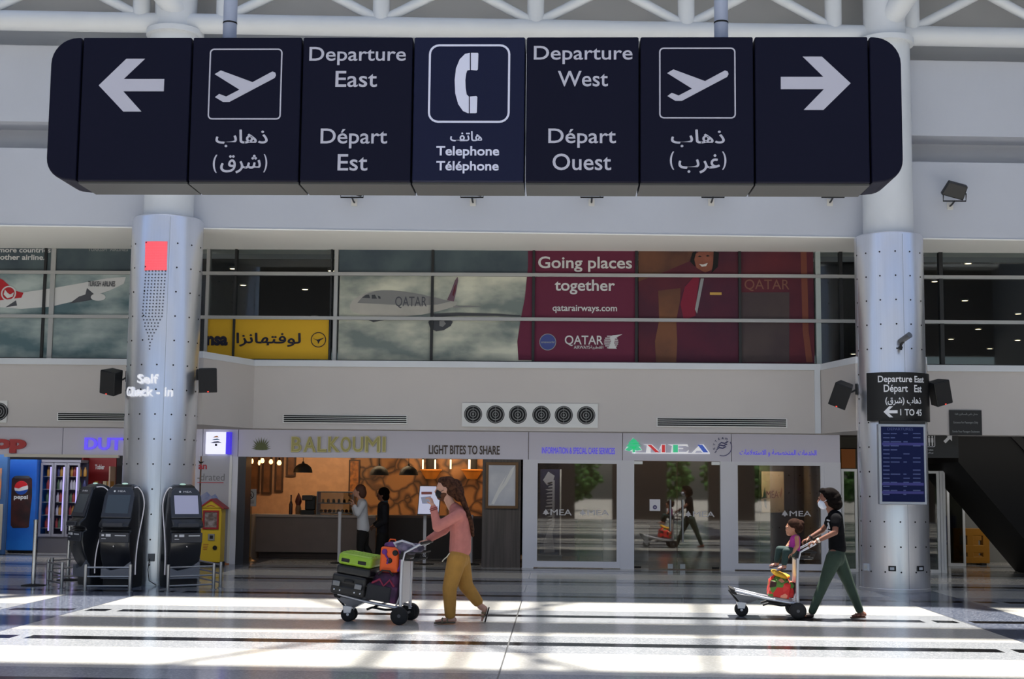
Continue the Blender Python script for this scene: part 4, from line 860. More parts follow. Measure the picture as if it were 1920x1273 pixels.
# orange hoods
for px, lab in ((806, 'amber conical extractor hood above the digital screen'), (884, 'amber conical extractor hood beside the wood panel')):
    a = at(px, 890, 31.9); o = thing('extractor_hood', lab, 'hood', (a.x, 32.15, a.z)); MB().lathe([(.1, -.1), (.12, -.1), (.26, .13), (.26, .1)], (a.x, 32.15, a.z), 24).build('hood_cone', M('hood_amber', (196, 122, 44), .5), o); MB().cyl((a.x, 32.15, a.z+.1), (a.x, 32.15, 2.74), .12).build('duct', m_dark, o)
# things on the counter
t = thing('display_case', 'glass food display case on the serving counter', 'display case', at(622, 963, 30.25)); a = at(594, 962, 30.1); b = at(662, 922, 30.1)
MB().box(a.x, b.x, 30.1, 30.11, cz, b.z).build('glass_front', glassmat('case_glass', (210, 214, 210), .04), t)
for z in (cz+.04, (cz+b.z)/2, b.z-.01): MB().box(a.x, b.x, 30.1, 30.5, z-.012, z+.012).build('case_shelf', m_gray, t)
for x in (a.x, b.x): MB().box(x-.012, x+.012, 30.1, 30.5, cz, b.z).build('case_side', m_gray, t)
random.seed(9)
ck = 0
for i in range(8):
    x = a.x+.07+i*(b.x-a.x-.14)/7; c_ = random.choice([(150, 98, 56), (186, 140, 84), (120, 66, 40), (196, 170, 120)]); kk = '%d_%d' % (c_[0], c_[1])
    o = MB().ell((x, 30.28, cz+.052+.035), (.04, .05, .035)).build('pastry', M('pastry_'+kk, c_, .7), None, smooth=True); tag(o, 'small baked pastry on the lower shelf of the display case', 'pastry', 'pastries in the display case')
for i in range(6):
    x = a.x+.1+i*(b.x-a.x-.2)/5; o = MB().lathe([(.03, 0), (.035, .05), (.025, .06), (.025, .08), (.001, .08)], (x, 30.28, (cz+b.z)/2+.012), 12).build('jar', M('jar_amber', (150, 112, 66), .3), None, smooth=True); tag(o, 'small amber jar on the upper shelf of the display case', 'jar', 'jars in the display case')
t = thing('coffee_machine', 'black coffee machine on the serving counter beside the display case', 'coffee machine', at(580, 963, 30.2)); a = at(563, 962, 30.2); b = at(590, 930, 30.2)
MB().box(a.x, b.x, 30.2, 30.55, cz, cz+.1).build('drip_base', m_black, t, bevel=.01); MB().box(a.x+.08, b.x, 30.3, 30.55, cz+.1, b.z).build('machine_body', m_black, t, bevel=.02); MB().box(a.x+.02, b.x-.05, 30.22, 30.5, b.z-.1, b.z+.02).build('machine_head', M('machine_grey', (52, 48, 46), .4), t, bevel=.02)
t = thing('bottle', 'slim dark bottle standing near the left end of the counter', 'bottle', at(545, 963, 30.3)); c = at(545, 963, 30.3)
MB().lathe([(.04, 0), (.042, .22), (.016, .3), (.015, .4), (.001, .4)], (c.x, 30.3, cz), 16).build('bottle_body', M('bottle_brown', (50, 24, 18), .25), t, smooth=True)
MB().cyl((c.x, 30.3, cz+.4), (c.x, 30.3, cz+.43), .017).build('bottle_cap', m_dark, t)
t = thing('figurine', 'slender dark red ornament standing beside the coffee machine', 'ornament', at(559, 963, 30.5)); c = at(559, 963, 30.5)
MB().lathe([(.06, 0), (.07, .12), (.05, .2), (.001, .2)], (c.x, 30.5, cz), 16).build('ornament_base', M('ornament_tan', (128, 96, 70), .5), t, smooth=True); MB().lathe([(.05, .2), (.08, .28), (.06, .36), (.025, .43), (.001, .48)], (c.x, 30.5, cz), 16).build('ornament_body', M('ornament_red', (92, 40, 34), .5), t, smooth=True)
# picture on the wood panel
t = thing('framed_picture', 'gold framed pale grey marbled picture on the dark wood panel', 'picture', at(941, 952, YB-.04))
a = at(910, 953, YB-.03); b = at(972, 867, YB-.03); mb = MB(); frame_ring(mb, [(a.x, a.z), (b.x, a.z), (b.x, b.z), (a.x, b.z)], [(a.x+.055, a.z+.055), (b.x-.055, a.z+.055), (b.x-.055, b.z-.055), (a.x+.055, b.z-.055)], (0, YB-.03, 0), d=.045); mb.build('frame', M('frame_gold', (92, 66, 38), .4, .3), t)
MB().box(a.x+.055, b.x-.055, YB-.01, YB+.01, a.z+.055, b.z-.055).build('picture_sheet', M('marble_print', (176, 182, 196), .4, rgb2=(198, 202, 212), noise=.1, nscale=1.8), t)
mb = MB(); mb.polypx([(922, 944), (930, 926), (945, 905), (958, 880), (966, 872), (960, 890), (950, 908), (936, 926), (926, 946)], YB-.014, .003).polypx([(918, 950), (936, 912), (950, 890), (940, 912)], YB-.0135, .003); mb.build('white_vein', m_white, t)
# digital screen on a post, ropes posts, notice stand
t = thing('digital_screen', 'tilted white advertising screen standing behind the walking man', 'display', at(800, 1055, 28.2)); a = at(782, 966, 28.0); b = at(824, 911, 28.0)
MB().hexa([(a.x, 28.0, a.z), (b.x, 28.0, a.z), (b.x, 28.05, a.z), (a.x, 28.05, a.z), (a.x+.03, 28.1, b.z), (b.x+.03, 28.1, b.z), (b.x+.03, 28.15, b.z), (a.x+.03, 28.15, b.z)]).build('screen_housing', m_black, t)
e_ = .015; MB().hexa([(a.x+e_, 27.995, a.z+.03), (b.x-e_, 27.995, a.z+.03), (b.x-e_, 28.0, a.z+.03), (a.x+e_, 28.0, a.z+.03), (a.x+.03+e_, 28.09, b.z-.01), (b.x+.03-e_, 28.09, b.z-.01), (b.x+.03-e_, 28.1, b.z-.01), (a.x+.03+e_, 28.1, b.z-.01)]).build('lit_screen', M('screen_white', (196, 200, 226), .3, emit=.5), t)
mb = MB(); mb.polypx([(790, 922), (810, 922), (810, 927), (790, 927)], 28.05, .004); mb.build('red_strip', M('strip_red', (168, 92, 84), .5), t)
MB().polypx([(789, 932), (808, 930), (802, 958), (796, 962)], 28.03, .004).build('screen_picture', M('screen_grey', (150, 156, 180), .5, emit=.3), t)
px_ = at(795.5, 1056, 28.2); MB().box(px_.x-.03, px_.x+.03, 28.17, 28.23, 0, a.z+.1).build('screen_post', M('post_white', (186, 186, 192), .5), t); MB().lathe([(.2, 0), (.2, .012), (.05, .02)], (px_.x, 28.2, 0), 24).build('foot_plate', m_dark, t)
m_postw = M('post_white')
def stanchion(px, py, ytop, lab, col=None, r=.034, first=None, lean=0):
    p = atz(px, py); H_ = at(px, ytop, p.y).z
    t = thing('queue_post', lab, 'queue post', p, 'white queue posts outside the restaurant')
    MB().cyl((p.x, p.y, .02), (p.x+lean, p.y, H_), r, n=16).build('post', col or m_postw, t, smooth=True); MB().lathe([(.18, 0), (.18, .012), (.05, .03), (.04, .03)], (p.x, p.y, 0), 28).build('foot_plate', m_dark, t); MB().cyl((p.x+lean, p.y, H_), (p.x+lean, p.y, H_+.05), r*1.15, n=16).build('post_cap', m_dark if lean else (col or m_postw), t)
    return t
stanchion(635, 1056, 964, 'white queue post in front of the food counter, left of the woman in white'); stanchion(883, 1058, 970, 'white queue post just behind the walking man'); stanchion(453, 1052, 964, 'white queue post leaning beside the notice stand', lean=.07)
t = thing('notice_stand', 'thin brass stand holding a white no photography notice', 'sign', atz(468, 1053)); p = atz(468, 1053)
zt = at(468, 950, p.y).z; MB().cyl((p.x, p.y, .02), (p.x, p.y, zt), .013, n=12).build('stand_pole', M('brass', (150, 120, 84), .3, .8), t); MB().lathe([(.14, 0), (.14, .015), (.05, .06), (.02, .1), (.015, .1)], (p.x, p.y, 0), 24).build('stand_base', M('brass'), t)
a = at(457, 949, p.y); b = at(481, 917, p.y); MB().box(a.x, b.x, p.y-.01, p.y+.008, a.z, b.z).build('notice_sheet', M('notice_grey', (176, 174, 174), .6), t)
c = at(469, 928, p.y); mb = MB(); frame_ring(mb, circ(c.x, c.z, .085, 26), circ(c.x, c.z, .072, 26), (0, p.y-.013, 0), d=.003); mb.box(c.x-.045, c.x+.03, p.y-.013, p.y-.01, c.z-.025, c.z+.025); mb.prism([(c.x-.055, c.z+.06), (c.x-.065, c.z+.05), (c.x+.055, c.z-.06), (c.x+.065, c.z-.05)], (0, p.y-.013, 0), d=.003)
for k in range(3): mb.box(c.x-.09, c.x+.09, p.y-.013, p.y-.01, c.z-.125-.024*k, c.z-.118-.024*k)
mb.build('no_photo_symbol', m_dark, t)
# ================================================================== LEFT: CONVENIENCE SHOP
struct(MB().box(-18.9, sx(443)-.05, 33, 33.2, 0, 2.74).build('wall_shop_back', M('shop_back', (58, 56, 60), .7)))
struct(MB().box(sx(236), sx(372), YB+.02, YB+.16, 0, ZH).build('wall_shop_front', m_head))
def cooler(px0, px1, ptop, pbot, Y, depth=.75): return at(px0, 950, Y).x, at(px1, 950, Y).x, at((px0+px1)/2, ptop, Y).z
# soft drink cooler
Yk = 30.4; x0, x1, zt = cooler(14, 66, 861, 1035, Yk)
t = thing('drinks_cooler', 'blue drinks cooler printed with a large dark soft drink can', 'cooler', ((x0+x1)/2, Yk+.3, 0))
m_pb = M('cooler_blue', (24, 84, 178), .35, rgb2=(38, 116, 204), noise=.1, nscale=.8)
MB().box(x0, x1, Yk, Yk+.7, .06, zt).build('cabinet', m_pb, t, bevel=.02); MB().box(x0+.03, x1-.03, Yk+.05, Yk+.65, 0, .06).build('plinth', m_dark, t)
MB().polypx([(22, 898), (27, 893), (55, 893), (60, 898), (60, 930), (54, 988), (50, 990), (24, 990), (20, 985), (21, 930)], Yk-.003, .004).build('can_print', M('can_dark', (70, 34, 32), .5, rgb2=(36, 22, 26), noise=.1, nscale=4), t)
MB().polypx([(26, 895), (30, 892), (53, 892), (57, 895), (54, 897), (28, 897)], Yk-.006, .004).build('can_rim', m_steel, t)
c = at(40, 914.5, Yk); R = .155; mb = MB(); mb.prism(circ(c.x, c.z, R, 32), (0, Yk-.005, 0), d=.003); mb.build('globe_logo', m_white, t)
mb = MB(); up = [(c.x+R*math.cos(a), c.z+R*math.sin(a)) for a in [math.radians(v) for v in range(22, 190, 12)]]; mb.prism(up+[(c.x-.06, c.z-.015), (c.x+.03, c.z+.025)], (0, Yk-.008, 0), d=.003); mb.build('logo_red', M('logo_red', (206, 38, 48), .5), t)
mb = MB(); dn = [(c.x+R*math.cos(a), c.z+R*math.sin(a)) for a in [math.radians(v) for v in range(205, 352, 12)]]; mb.prism(dn+[(c.x+.05, c.z-.06), (c.x-.05, c.z-.075)], (0, Yk-.008, 0), d=.003); mb.build('logo_blue', M('logo_blue', (22, 70, 160), .5), t)
MB().textpx('pepsi', 26, 928, 52, 938, Yk-.009, .003, .03).build('cooler_lettering', m_white, t)
# three door glass cooler
Yk = 30.6; x0, x1, zt = cooler(74, 148, 862, 1032, Yk)
t = thing('display_cooler', 'silver three-door glass cooler with lit shelves beside the blue cooler', 'cooler', ((x0+x1)/2, Yk+.3, 0))
m_cg = M('cooler_grey', (138, 138, 152), .4, .3)
MB().box(x0, x1, Yk+.5, Yk+.55, .3, zt).build('back_panel', M('cooler_inside', (66, 64, 86), .6), t); MB().box(x0, x1, Yk, Yk+.55, 0, .36).build('base_cabinet', M('cooler_base', (88, 86, 94), .5), t); MB().box(x0, x1, Yk, Yk+.55, zt-.06, zt).build('top_cabinet', m_cg, t)
w3 = (x1-x0)/3
for i in range(3):
    a, b = x0+i*w3, x0+(i+1)*w3; mb = MB(); frame_ring(mb, [(a+.005, .37), (b-.005, .37), (b-.005, zt-.07), (a+.005, zt-.07)], [(a+.05, .43), (b-.05, .43), (b-.05, zt-.12), (a+.05, zt-.12)], (0, Yk-.03, 0), d=.03); d_ = mb.build('door', m_cg, t)
    MB().box(b-.04, b-.02, Yk-.06, Yk-.03, .8, 1.4).build('handle', m_steel, d_)
    MB().box(b-.1, b-.06, Yk+.02, Yk+.05, .5, zt-.16).build('light_strip', M('cooler_light', (168, 158, 226), .4, emit=1.1), t)
    for k in range(5): MB().box(a+.03, b-.03, Yk+.06, Yk+.48, .55+k*.29, .565+k*.29).build('shelf', m_steel, t)
random.seed(11)
cans = {'amber': (170, 124, 50), 'green': (70, 96, 70), 'navy': (54, 60, 110), 'red': (140, 52, 50), 'white': (176, 176, 184)}
for i in range(3):
    for k in range(5):
        for q in range(3):
            nm = random.choice(list(cans)); zb = .565+k*.29; x = x0+i*w3+.1+q*.12; o = MB().lathe([(.035, 0), (.038, .03), (.038, .13), (.018, .18), (.018, .21), (.001, .21)], (x, Yk+.2, zb), 12).build('drink_bottle', M('drink_'+nm, cans[nm], .4), None, smooth=True)
            tag(o, 'small %s drink bottle on a shelf of the glass cooler' % nm, 'bottle', 'drinks in the glass cooler, %s' % nm)
# red confectionery display
Yk = 31.6; x0, x1, zt = cooler(150, 204, 858, 1032, Yk)
t = thing('confectionery_display', 'red confectionery display stand with shelves behind the kiosks', 'display stand', ((x0+x1)/2, Yk+.3, 0))
m_rd = M('display_red', (142, 20, 26), .5); MB().box(x0, x1, Yk+.4, Yk+.45, 0, zt).build('back_panel', m_rd, t)
for k in range(4): MB().box(x0+.2, x1, Yk, Yk+.4, .45+k*.34, .47+k*.34).build('shelf', M('shelf_cream', (190, 168, 150), .5), t)
MB().box(x0, x0+.03, Yk, Yk+.42, 0, zt).build('side_panel', m_rd, t); MB().box(x1-.03, x1, Yk, Yk+.42, 0, zt-.2).build('side_panel', M('shelf_cream'), t)
MB().textpx('Tobler', 178, 871, 196, 880, Yk+.395, .004, .03).build('display_lettering', m_print, t)
for k in range(4):
    for q in range(4):
        o = MB().box(x0+.3+q*.1, x0+.38+q*.1, Yk+.05, Yk+.3, .471+k*.34, .6+k*.34).build('sweet_box', M('sweet_'+str((k+q) % 3), ((178, 130, 60), (120, 30, 34), (196, 180, 150))[(k+q) % 3], .6)); tag(o, '%s carton on the red confectionery display' % ('tan', 'dark red', 'cream')[(k+q) % 3], 'carton', 'cartons on the confectionery display, colour %d' % ((k+q) % 3))
# photo machine cut by the frame
Yk = 29.6; x0, x1, zt = cooler(-70, 10, 846, 1040, Yk)
t = thing('vending_machine', 'blue machine with orange pictures and a beige lower door, cut by the picture edge', 'vending machine', ((x0+x1)/2, Yk+.35, 0))
MB().box(x0, x1, Yk, Yk+.14, 0, zt).build('cabinet', M('machine_blue', (46, 84, 132), .5), t, bevel=.02); a = at(-60, 935, Yk); b = at(4, 878, Yk); MB().box(a.x, b.x, Yk-.012, Yk, a.z, b.z).build('picture_panel', M('machine_orange', (176, 108, 66), .6, rgb2=(120, 110, 110), noise=.1, nscale=5), t)
a = at(-60, 1030, Yk); b = at(6, 945, Yk); MB().box(a.x, b.x, Yk-.02, Yk, a.z, b.z).build('lower_door', M('machine_beige', (168, 160, 148), .6), t)
o = MB().textpx('Shop', -70, 815, 48, 849, YB-.06, .06, .06).build('shop_lettering', M('shop_red', (150, 22, 30), .4, emit=.12)); tag(o, 'dark red raised lettering cut by the picture edge', 'lettering')
o = MB().textpx('DUTY FREE', 158, 821, 330, 844, YB-.05, .05, .02).build('duty_lettering', M('duty_purple', (92, 74, 226), .4, emit=.9)); tag(o, 'glowing purple lettering partly hidden by the steel column', 'lettering')
# light box and poster between column and restaurant
t = thing('light_box_sign', 'glowing white light box with a layered tree emblem and purple side', 'sign', at(407, 851, YB-.1))
a = at(385, 851, YB-.16); b = at(424, 810, YB-.16); MB().box(a.x, b.x, YB-.16, YB-.004, a.z, b.z).build('light_face', M('lightbox_white', (226, 228, 250), .5, emit=.9), t)
MB().box(b.x, b.x+.085, YB-.15, YB-.004, a.z, b.z).build('side_glow', M('lightbox_purple', (62, 46, 210), .5, emit=.9), t)
def wave(px0, px1, y, h, mat): return MB().polypx([(px0, y+h), ((px0*2+px1)/3, y), ((px0+2*px1)/3, y-h*.4), (px1, y+h*.9), ((px0+2*px1)/3, y+h*.8), ((px0*2+px1)/3, y+h*1.0)], YB-.163, .003).build('emblem_layer', mat, t)
wave(399, 411, 818, 2.2, M('emblem_orange', (214, 140, 60), .5)); wave(397, 413, 823, 2.2, M('emblem_teal', (70, 130, 170), .5)); wave(394, 416, 828, 2.4, M('emblem_navy', (30, 40, 90), .5)); MB().boxpx(403, 832, 407, 836, YB-.163, YB-.16).build('emblem_trunk', m_dark, t)
t = thing('poster', 'pale grey water poster with red and grey lettering and a blue splash', 'poster', at(402, 1052, YB-.02))
a = at(372, 1054, YB-.03); b = at(433, 855, YB-.03); MB().box(a.x, b.x, YB-.03, YB-.003, max(a.z, .02), b.z).build('poster_sheet', M('poster_grey', (168, 170, 182), .5), t)
MB().box(b.x-.02, b.x+.03, YB-.04, YB-.003, .02, b.z+.02).build('poster_edge', m_white, t)
MB().textpx('an', 372, 871, 388, 880, YB-.034, .002, .03).build('red_lettering', M('poster_red', (170, 44, 60), .5), t); MB().textpx('-drated', 370, 888, 421, 901, YB-.034, .002).build('grey_lettering', M('poster_ink', (112, 114, 120), .5), t)
MB().boxpx(370, 904, 419, 905.5, YB-.034, YB-.031).build('red_rule', M('poster_red'), t); MB().polypx([(372, 863), (376, 866), (383, 865), (380, 868), (374, 869)], YB-.034, .002).build('small_emblem', m_dark, t)
MB().polypx([(371, 935), (378, 928), (388, 922), (396, 930), (404, 926), (412, 940), (404, 946), (394, 940), (386, 950), (378, 1046), (371, 1050)], YB-.034, .002).build('splash_print', M('poster_blue', (104, 122, 176), .5, rgb2=(148, 156, 186), noise=.1, nscale=5), t)
# yellow toy vending machine
pm = atz(400, 1052); Ym = 26.9
t = thing('toy_vending_machine', 'yellow house-shaped toy vending machine with a red roof', 'vending machine', (at(400, 1052, Ym).x, Ym+.2, 0))
x0 = at(376, 1000, Ym).x; x1 = at(414, 1000, Ym).x; xs_ = at(427, 1000, Ym+.35).x; z1 = at(395, 952, Ym).z; zp = at(400, 938, Ym).z; m_yl = M('machine_yellow', (208, 176, 34), .45)
MB().box(x0, x1, Ym, Ym+.35, .06, z1).build('cabinet', m_yl, t, bevel=.015); MB().box(x0-.01, x1+.01, Ym-.01, Ym+.36, 0, .06).build('plinth', m_dark, t)
MB().prism([(x0-.03, z1), (x1+.03, z1), ((x0+x1)/2, zp)], (0, Ym-.02, 0), d=.02).build('gable', m_yl, t)
xm = (x0+x1)/2
for s, e in ((-1, x0-.05), (1, x1+.05)):
    mb = MB(); mb.hexa([(e, Ym-.05, z1-.03), (e, Ym+.4, z1-.03), (e, Ym+.4, z1+.0), (e, Ym-.05, z1+.0), (xm, Ym-.05, zp), (xm, Ym+.4, zp), (xm, Ym+.4, zp+.035), (xm, Ym-.05, zp+.035)]); mb.build('roof_panel', M('roof_red', (150, 30, 36), .5), t)
a = at(380, 992, Ym); b = at(411, 957, Ym); mb = MB(); frame_ring(mb, [(a.x, a.z), (b.x, a.z), (b.x, b.z), (a.x, b.z)], [(a.x+.035, a.z+.035), (b.x-.035, a.z+.035), (b.x-.035, b.z-.035), (a.x+.035, b.z-.035)], (0, Ym-.025, 0), d=.022); mb.build('window_rim', M('roof_red'), t)
MB().box(a.x+.035, b.x-.035, Ym-.008, Ym-.002, a.z+.035, b.z-.035).build('window_panel', M('toy_window', (150, 140, 142), .2, rgb2=(88, 70, 66), noise=.1, nscale=12), t)
MB().boxpx(390, 1001, 402, 1013, Ym-.02, Ym-.002).build('coin_panel', M('coin_grey', (150, 150, 150), .4, .6), t); MB().boxpx(393, 1004, 399, 1010, Ym-.03, Ym-.02).build('coin_slot', m_black, t)
c = at(403, 1027, Ym); mb = MB(); mb.prism(circ(c.x, c.z, .045, 20), (0, Ym-.012, 0), d=.01); mb.build('outlet_hole', m_dark, t)
mb = MB()
for k in range(4): mb.boxpx(381, 1020+k*3.2, 391-k, 1021+k*3.2, Ym-.004, Ym-.001)
mb.polypx([(384, 952), (389, 948.5), (395, 947), (401, 948.5), (406, 952), (401, 950), (395, 948.6), (389, 950)], Ym-.022, .002)
mb.build('instructions', M('roof_red'), t)
# ------------------------------------------------------------ self check-in kiosks
m_kb = M('kiosk_black', (24, 26, 32), .3, spec=.5, coat=.3); m_kp = M('kiosk_panel', (52, 55, 64), .3); m_led = M('kiosk_trim_light', (216, 214, 222), .3, emit=.25)
def kiosk(loc, rz, scr, lab, first=None):
    t = thing('check_in_kiosk', lab, 'kiosk', (0, 0, 0), 'self check-in kiosks round the column')
    prof = [(-.13, 0), (.22, 0), (.25, .15), (.23, .5), (.2, .8), (.24, 1.1), (.28, 1.3), (.25, 1.5), (.15, 1.62), (.03, 1.66), (-.05, 1.64), (-.13, 1.56), (-.27, 1.1), (-.36, 1.02), (-.37, .97), (-.26, .94), (-.24, .9), (-.3, .87), (-.31, .74), (-.27, .55), (-.2, .4), (-.13, .3)]
    q = lambda z: 1-.34*max(0, (z-1.3)/.36)**2
    mb = MB()
    for i in range(9): pass
    k_ = len(prof); mb.v = [Vector((x*q(z), y, z)) for x in (-.25, -.21, .21, .25) for y, z in [(yy if abs(x) < .24 else yy*.93, zz if abs(x) < .24 else min(zz, 1.63)) for yy, zz in prof]]
    mb.f = [tuple(reversed(range(k_))), tuple(range(3*k_, 4*k_))]+[(a*k_+j, a*k_+(j+1) % k_, (a+1)*k_+(j+1) % k_, (a+1)*k_+j) for a in range(3) for j in range(k_)]; mb.mi = [0]*len(mb.f)
    mb.build('body', m_kb, t, smooth=True, bevel=.012, seg=2)
    nrm = Vector((0, -.46, .14)).normalized(); dn = Vector((0, -.14, -.46)).normalized()
    def slab(nm, mat, u0, u1, s0, s1, off, th, par=None, bev=0):
        o_ = Vector((0, -.13, 1.56)); mb = MB(); P = lambda u, s_, h: o_+Vector((u, 0, 0))+dn*s_+nrm*h
        mb.hexa([P(u0, s1, off), P(u1, s1, off), P(u1, s1, off+th), P(u0, s1, off+th), P(u0, s0, off), P(u1, s0, off), P(u1, s0, off+th), P(u0, s0, off+th)]); return mb.build(nm, mat, par or t, bevel=bev)
    mb = MB(); mb.prism([(-.25, -.47), (.25, -.47), (.25, -.12), (.22, -.02), (.16, .045), (-.16, .045), (-.22, -.02), (-.25, -.12)], Vector((0, -.13, 1.56))+nrm*.02, (1, 0, 0), -dn, .03); h = mb.build('screen_bezel', m_kp, t, bevel=.012)
    slab('touch_screen', scr, -.19, .19, .09, .4, .021, .003, h)
    mb = MB(); o_ = Vector((0, -.13, 1.56))+nrm*.024+dn*.03; mb.text('MEA', o_+Vector((.03, 0, 0)), .13, .028, u=(1, 0, 0), v=-dn, d=.002); mb.prism(circ(-.09, 0, .016, 14), o_, (1, 0, 0), -dn, .002); mb.build('bezel_lettering', m_print, h)
    MB().box(-.17, .17, -.385, -.3, .97, 1.04).build('card_tray', m_kp, t, bevel=.012)
    pn = MB().box(-.245, .245, -.32, -.28, .72, .88).build('slot_panel', m_kp, t, bevel=.01)
    mb = MB(); mb.box(-.2, -.16, -.326, -.319, .82, .85).box(-.13, -.05, -.326, -.319, .815, .855).box(.02, .2, -.326, -.319, .825, .84).box(-.2, -.13, -.326, -.319, .775, .785); mb.build('slot_marks', m_print, pn)
    mb = MB(); mb.cyl((0, -.305, .66), (0, -.315, .66), .012, n=10); mb.build('lock', m_chrome, t)
    mb = MB(); mb.prism([(-.245, .33), (-.1, .27), (.1, .31), (.245, .42), (.245, .14), (-.245, .14)], (0, -.21, 0), d=.07); mb.build('kick_panel', M('kiosk_grey', (128, 132, 142), .4, .4), t)
    MB().ell((0, -.0, 1.66), (.05, .035, .014)).build('status_lamp', M('kiosk_status', (190, 226, 210), .4, emit=.6), t)
    for s in (-1, 1):
        pts = [(s*.257*q(z), y, z) for y, z in ((-.06, 1.6), (.06, 1.6), (.15, 1.5), (.17, 1.34), (.13, 1.15), (.04, .9), (-.03, .65), (-.06, .4), (-.06, .2))]
        P4 = [Vector(p_) for p_ in pts]; pts = [P4[0]]+[a_ for i_ in range(len(P4)-1) for a_ in [(lambda p0, p1, p2, p3, tt: .5*((2*p1)+(p2-p0)*tt+(2*p0-5*p1+4*p2-p3)*tt*tt+(3*p1-p0-3*p2+p3)*tt**3))(P4[max(i_-1, 0)], P4[i_], P4[i_+1], P4[min(i_+2, len(P4)-1)], k/4) for k in (1, 2, 3, 4)]]
        MB().tube(pts, .009, 8).build('edge_light', m_led, t, smooth=True)
    t.location = loc; t.rotation_euler = (0, 0, rz); t.scale = (1, 1, .965); return t
m_sdim = M('kiosk_screen_dim', (58, 66, 74), .15, emit=.2); m_slit = M('kiosk_screen_lit', (150, 152, 178), .2, emit=.35)
def fl(px, py, dy=0): p = atz(px, py); return Vector((p.x, p.y+dy, 0))
kiosk((-7.42, 21.7, 0), math.radians(-48), m_sdim, 'black self check-in kiosk turned away to the side, nearest the tall chrome post')
kiosk((-6.83, 21.36, 0), math.radians(-8), m_sdim, 'black self check-in kiosk with a dark grey screen between its two neighbours')
kiosk((-5.95, 21.5, 0), math.radians(33), m_slit, 'black self check-in kiosk with a bright lilac screen, beside the yellow toy machine')
# guard rails
def rail(p, q, lab):
    p = Vector((p.x, p.y, 0)); q = Vector((q.x, q.y, 0)); t = thing('guard_rail', lab, 'rail', (p+q)/2, 'low steel guard rails round the kiosks')
    for e in (p, q):
        MB().cyl(e, e+Vector((0, 0, .4)), .026, n=16).build('post', m_steel, t, smooth=True); MB().lathe([(.05, 0), (.05, .008), (.03, .012)], e, 18).build('floor_flange', m_steel, t)
    for z in (.08, .22, .355): MB().cyl(p+Vector((0, 0, z)), q+Vector((0, 0, z)), .014, n=10).build('cross_bar', m_steel, t, smooth=True)
rail(atz(89, 1097), atz(115, 1104), 'low steel guard rail standing side-on next to the tall chrome post')
rail(atz(96, 1092), atz(150, 1088), 'low steel guard rail behind the side-on rail at the turned kiosk')
rail(atz(159, 1109), atz(243, 1109), 'low steel guard rail in front of the kiosk with the dark grey screen')
rail(atz(314, 1109), atz(400, 1105), 'low steel guard rail in front of the kiosk with the lilac screen')
rail(atz(371, 1092), atz(413, 1102), 'low steel guard rail beside the yellow toy machine')
stanchion(62, 1098, 980, 'tall chrome barrier post on a round base left of the kiosks', m_chrome, .033)['group'] = 'chrome barrier posts'
stanchion(127, 1088, 985, 'chrome barrier post mostly hidden behind the turned kiosk', m_chrome, .033)['group'] = 'chrome barrier posts'
p = oncyl(284, 1050, *CL); t = thing('wall_socket', 'grey floor-level socket with a hanging cable between two kiosks', 'socket', p)
MB().box(p.x-.05, p.x+.05, p.y-.04, p.y+.03, .38, .5).build('socket_box', m_gray, t); MB().tube([(p.x-.02, p.y-.04, .42), (p.x-.03, p.y-.07, .25), (p.x+.0, p.y-.09, .08), (p.x+.12, p.y-.09, .01)], .007, 6).build('cable', m_black, t)
# ================================================================== RIGHT: OVERHEAD SIGNS, STAIR, BARRIERS
t = thing('notice_board', 'small black three-language notice fixed on the fascia above the escalator', 'sign', at(1811, 816, YF-.04))
MB().boxpx(1781, 769, 1841, 816, YF-.04, YF-.003).build('board', m_black, t)
mb = MB()
for s, x0, x1, y in ((arab('مدخل خاص بالمسافرين فقط'), 1790, 1833, 774), ('Entrance For Passengers Only', 1788, 1834, 790), ('Entrée Pour Passagers Seulement', 1786, 1837, 807)): mb.textpx(s, x0, y, x1, y+5, YF-.044, .003, .01)
mb.build('board_lettering', m_adg, t)
t = thing('direction_sign', 'black overhead sign with toilet symbol and diagonal arrow beside the right column', 'sign', at(1770, 858, 24.6))
MB().boxpx(1700, 811, 1797, 858, 24.6, 24.72).build('sign_box', m_black, t)
mb = MB(); a = at(1736, 838, 24.595); b = at(1753, 814, 24.595); frame_ring(mb, rrect(a.x, a.z, b.x, b.z, .03), rrect(a.x+.012, a.z+.012, b.x-.012, b.z-.012, .02), (0, 24.595, 0), d=.004)
for x in (1742, 1748):
    c = at(x, 819, 24.595); mb.prism(circ(c.x, c.z, .015, 12), (0, 24.595, 0), d=.004); mb.box(c.x-.018, c.x+.018, 24.595, 24.599, c.z-.1, c.z-.02); mb.box(c.x-.012, c.x+.012, 24.595, 24.599, c.z-.16, c.z-.1)
mb.polypx([(1785, 815), (1785, 827), (1781, 823), (1773, 831), (1769, 827), (1777, 819), (1773, 815)], 24.595, .004)
mb.textpx('Toilet', 1738, 842, 1750, 845, 24.595, .003).textpx(arab('مرحاض') if 'ح' in AR else 'WC', 1738, 847, 1750, 851, 24.595, .003)
mb.build('sign_symbols', m_print, t)
struct(MB().box(sx(1577)+.3, 18.9, 33.6, 33.8, 0, 2.74).build('wall_hall_right', M('right_back', (56, 56, 55), .7)))
struct(MB().box(at(1775, 950, 31).x, 18.9, 31.6, 31.8, 0, 2.74).build('wall_stair', M('stair_wall', (120, 120, 117), .7)))
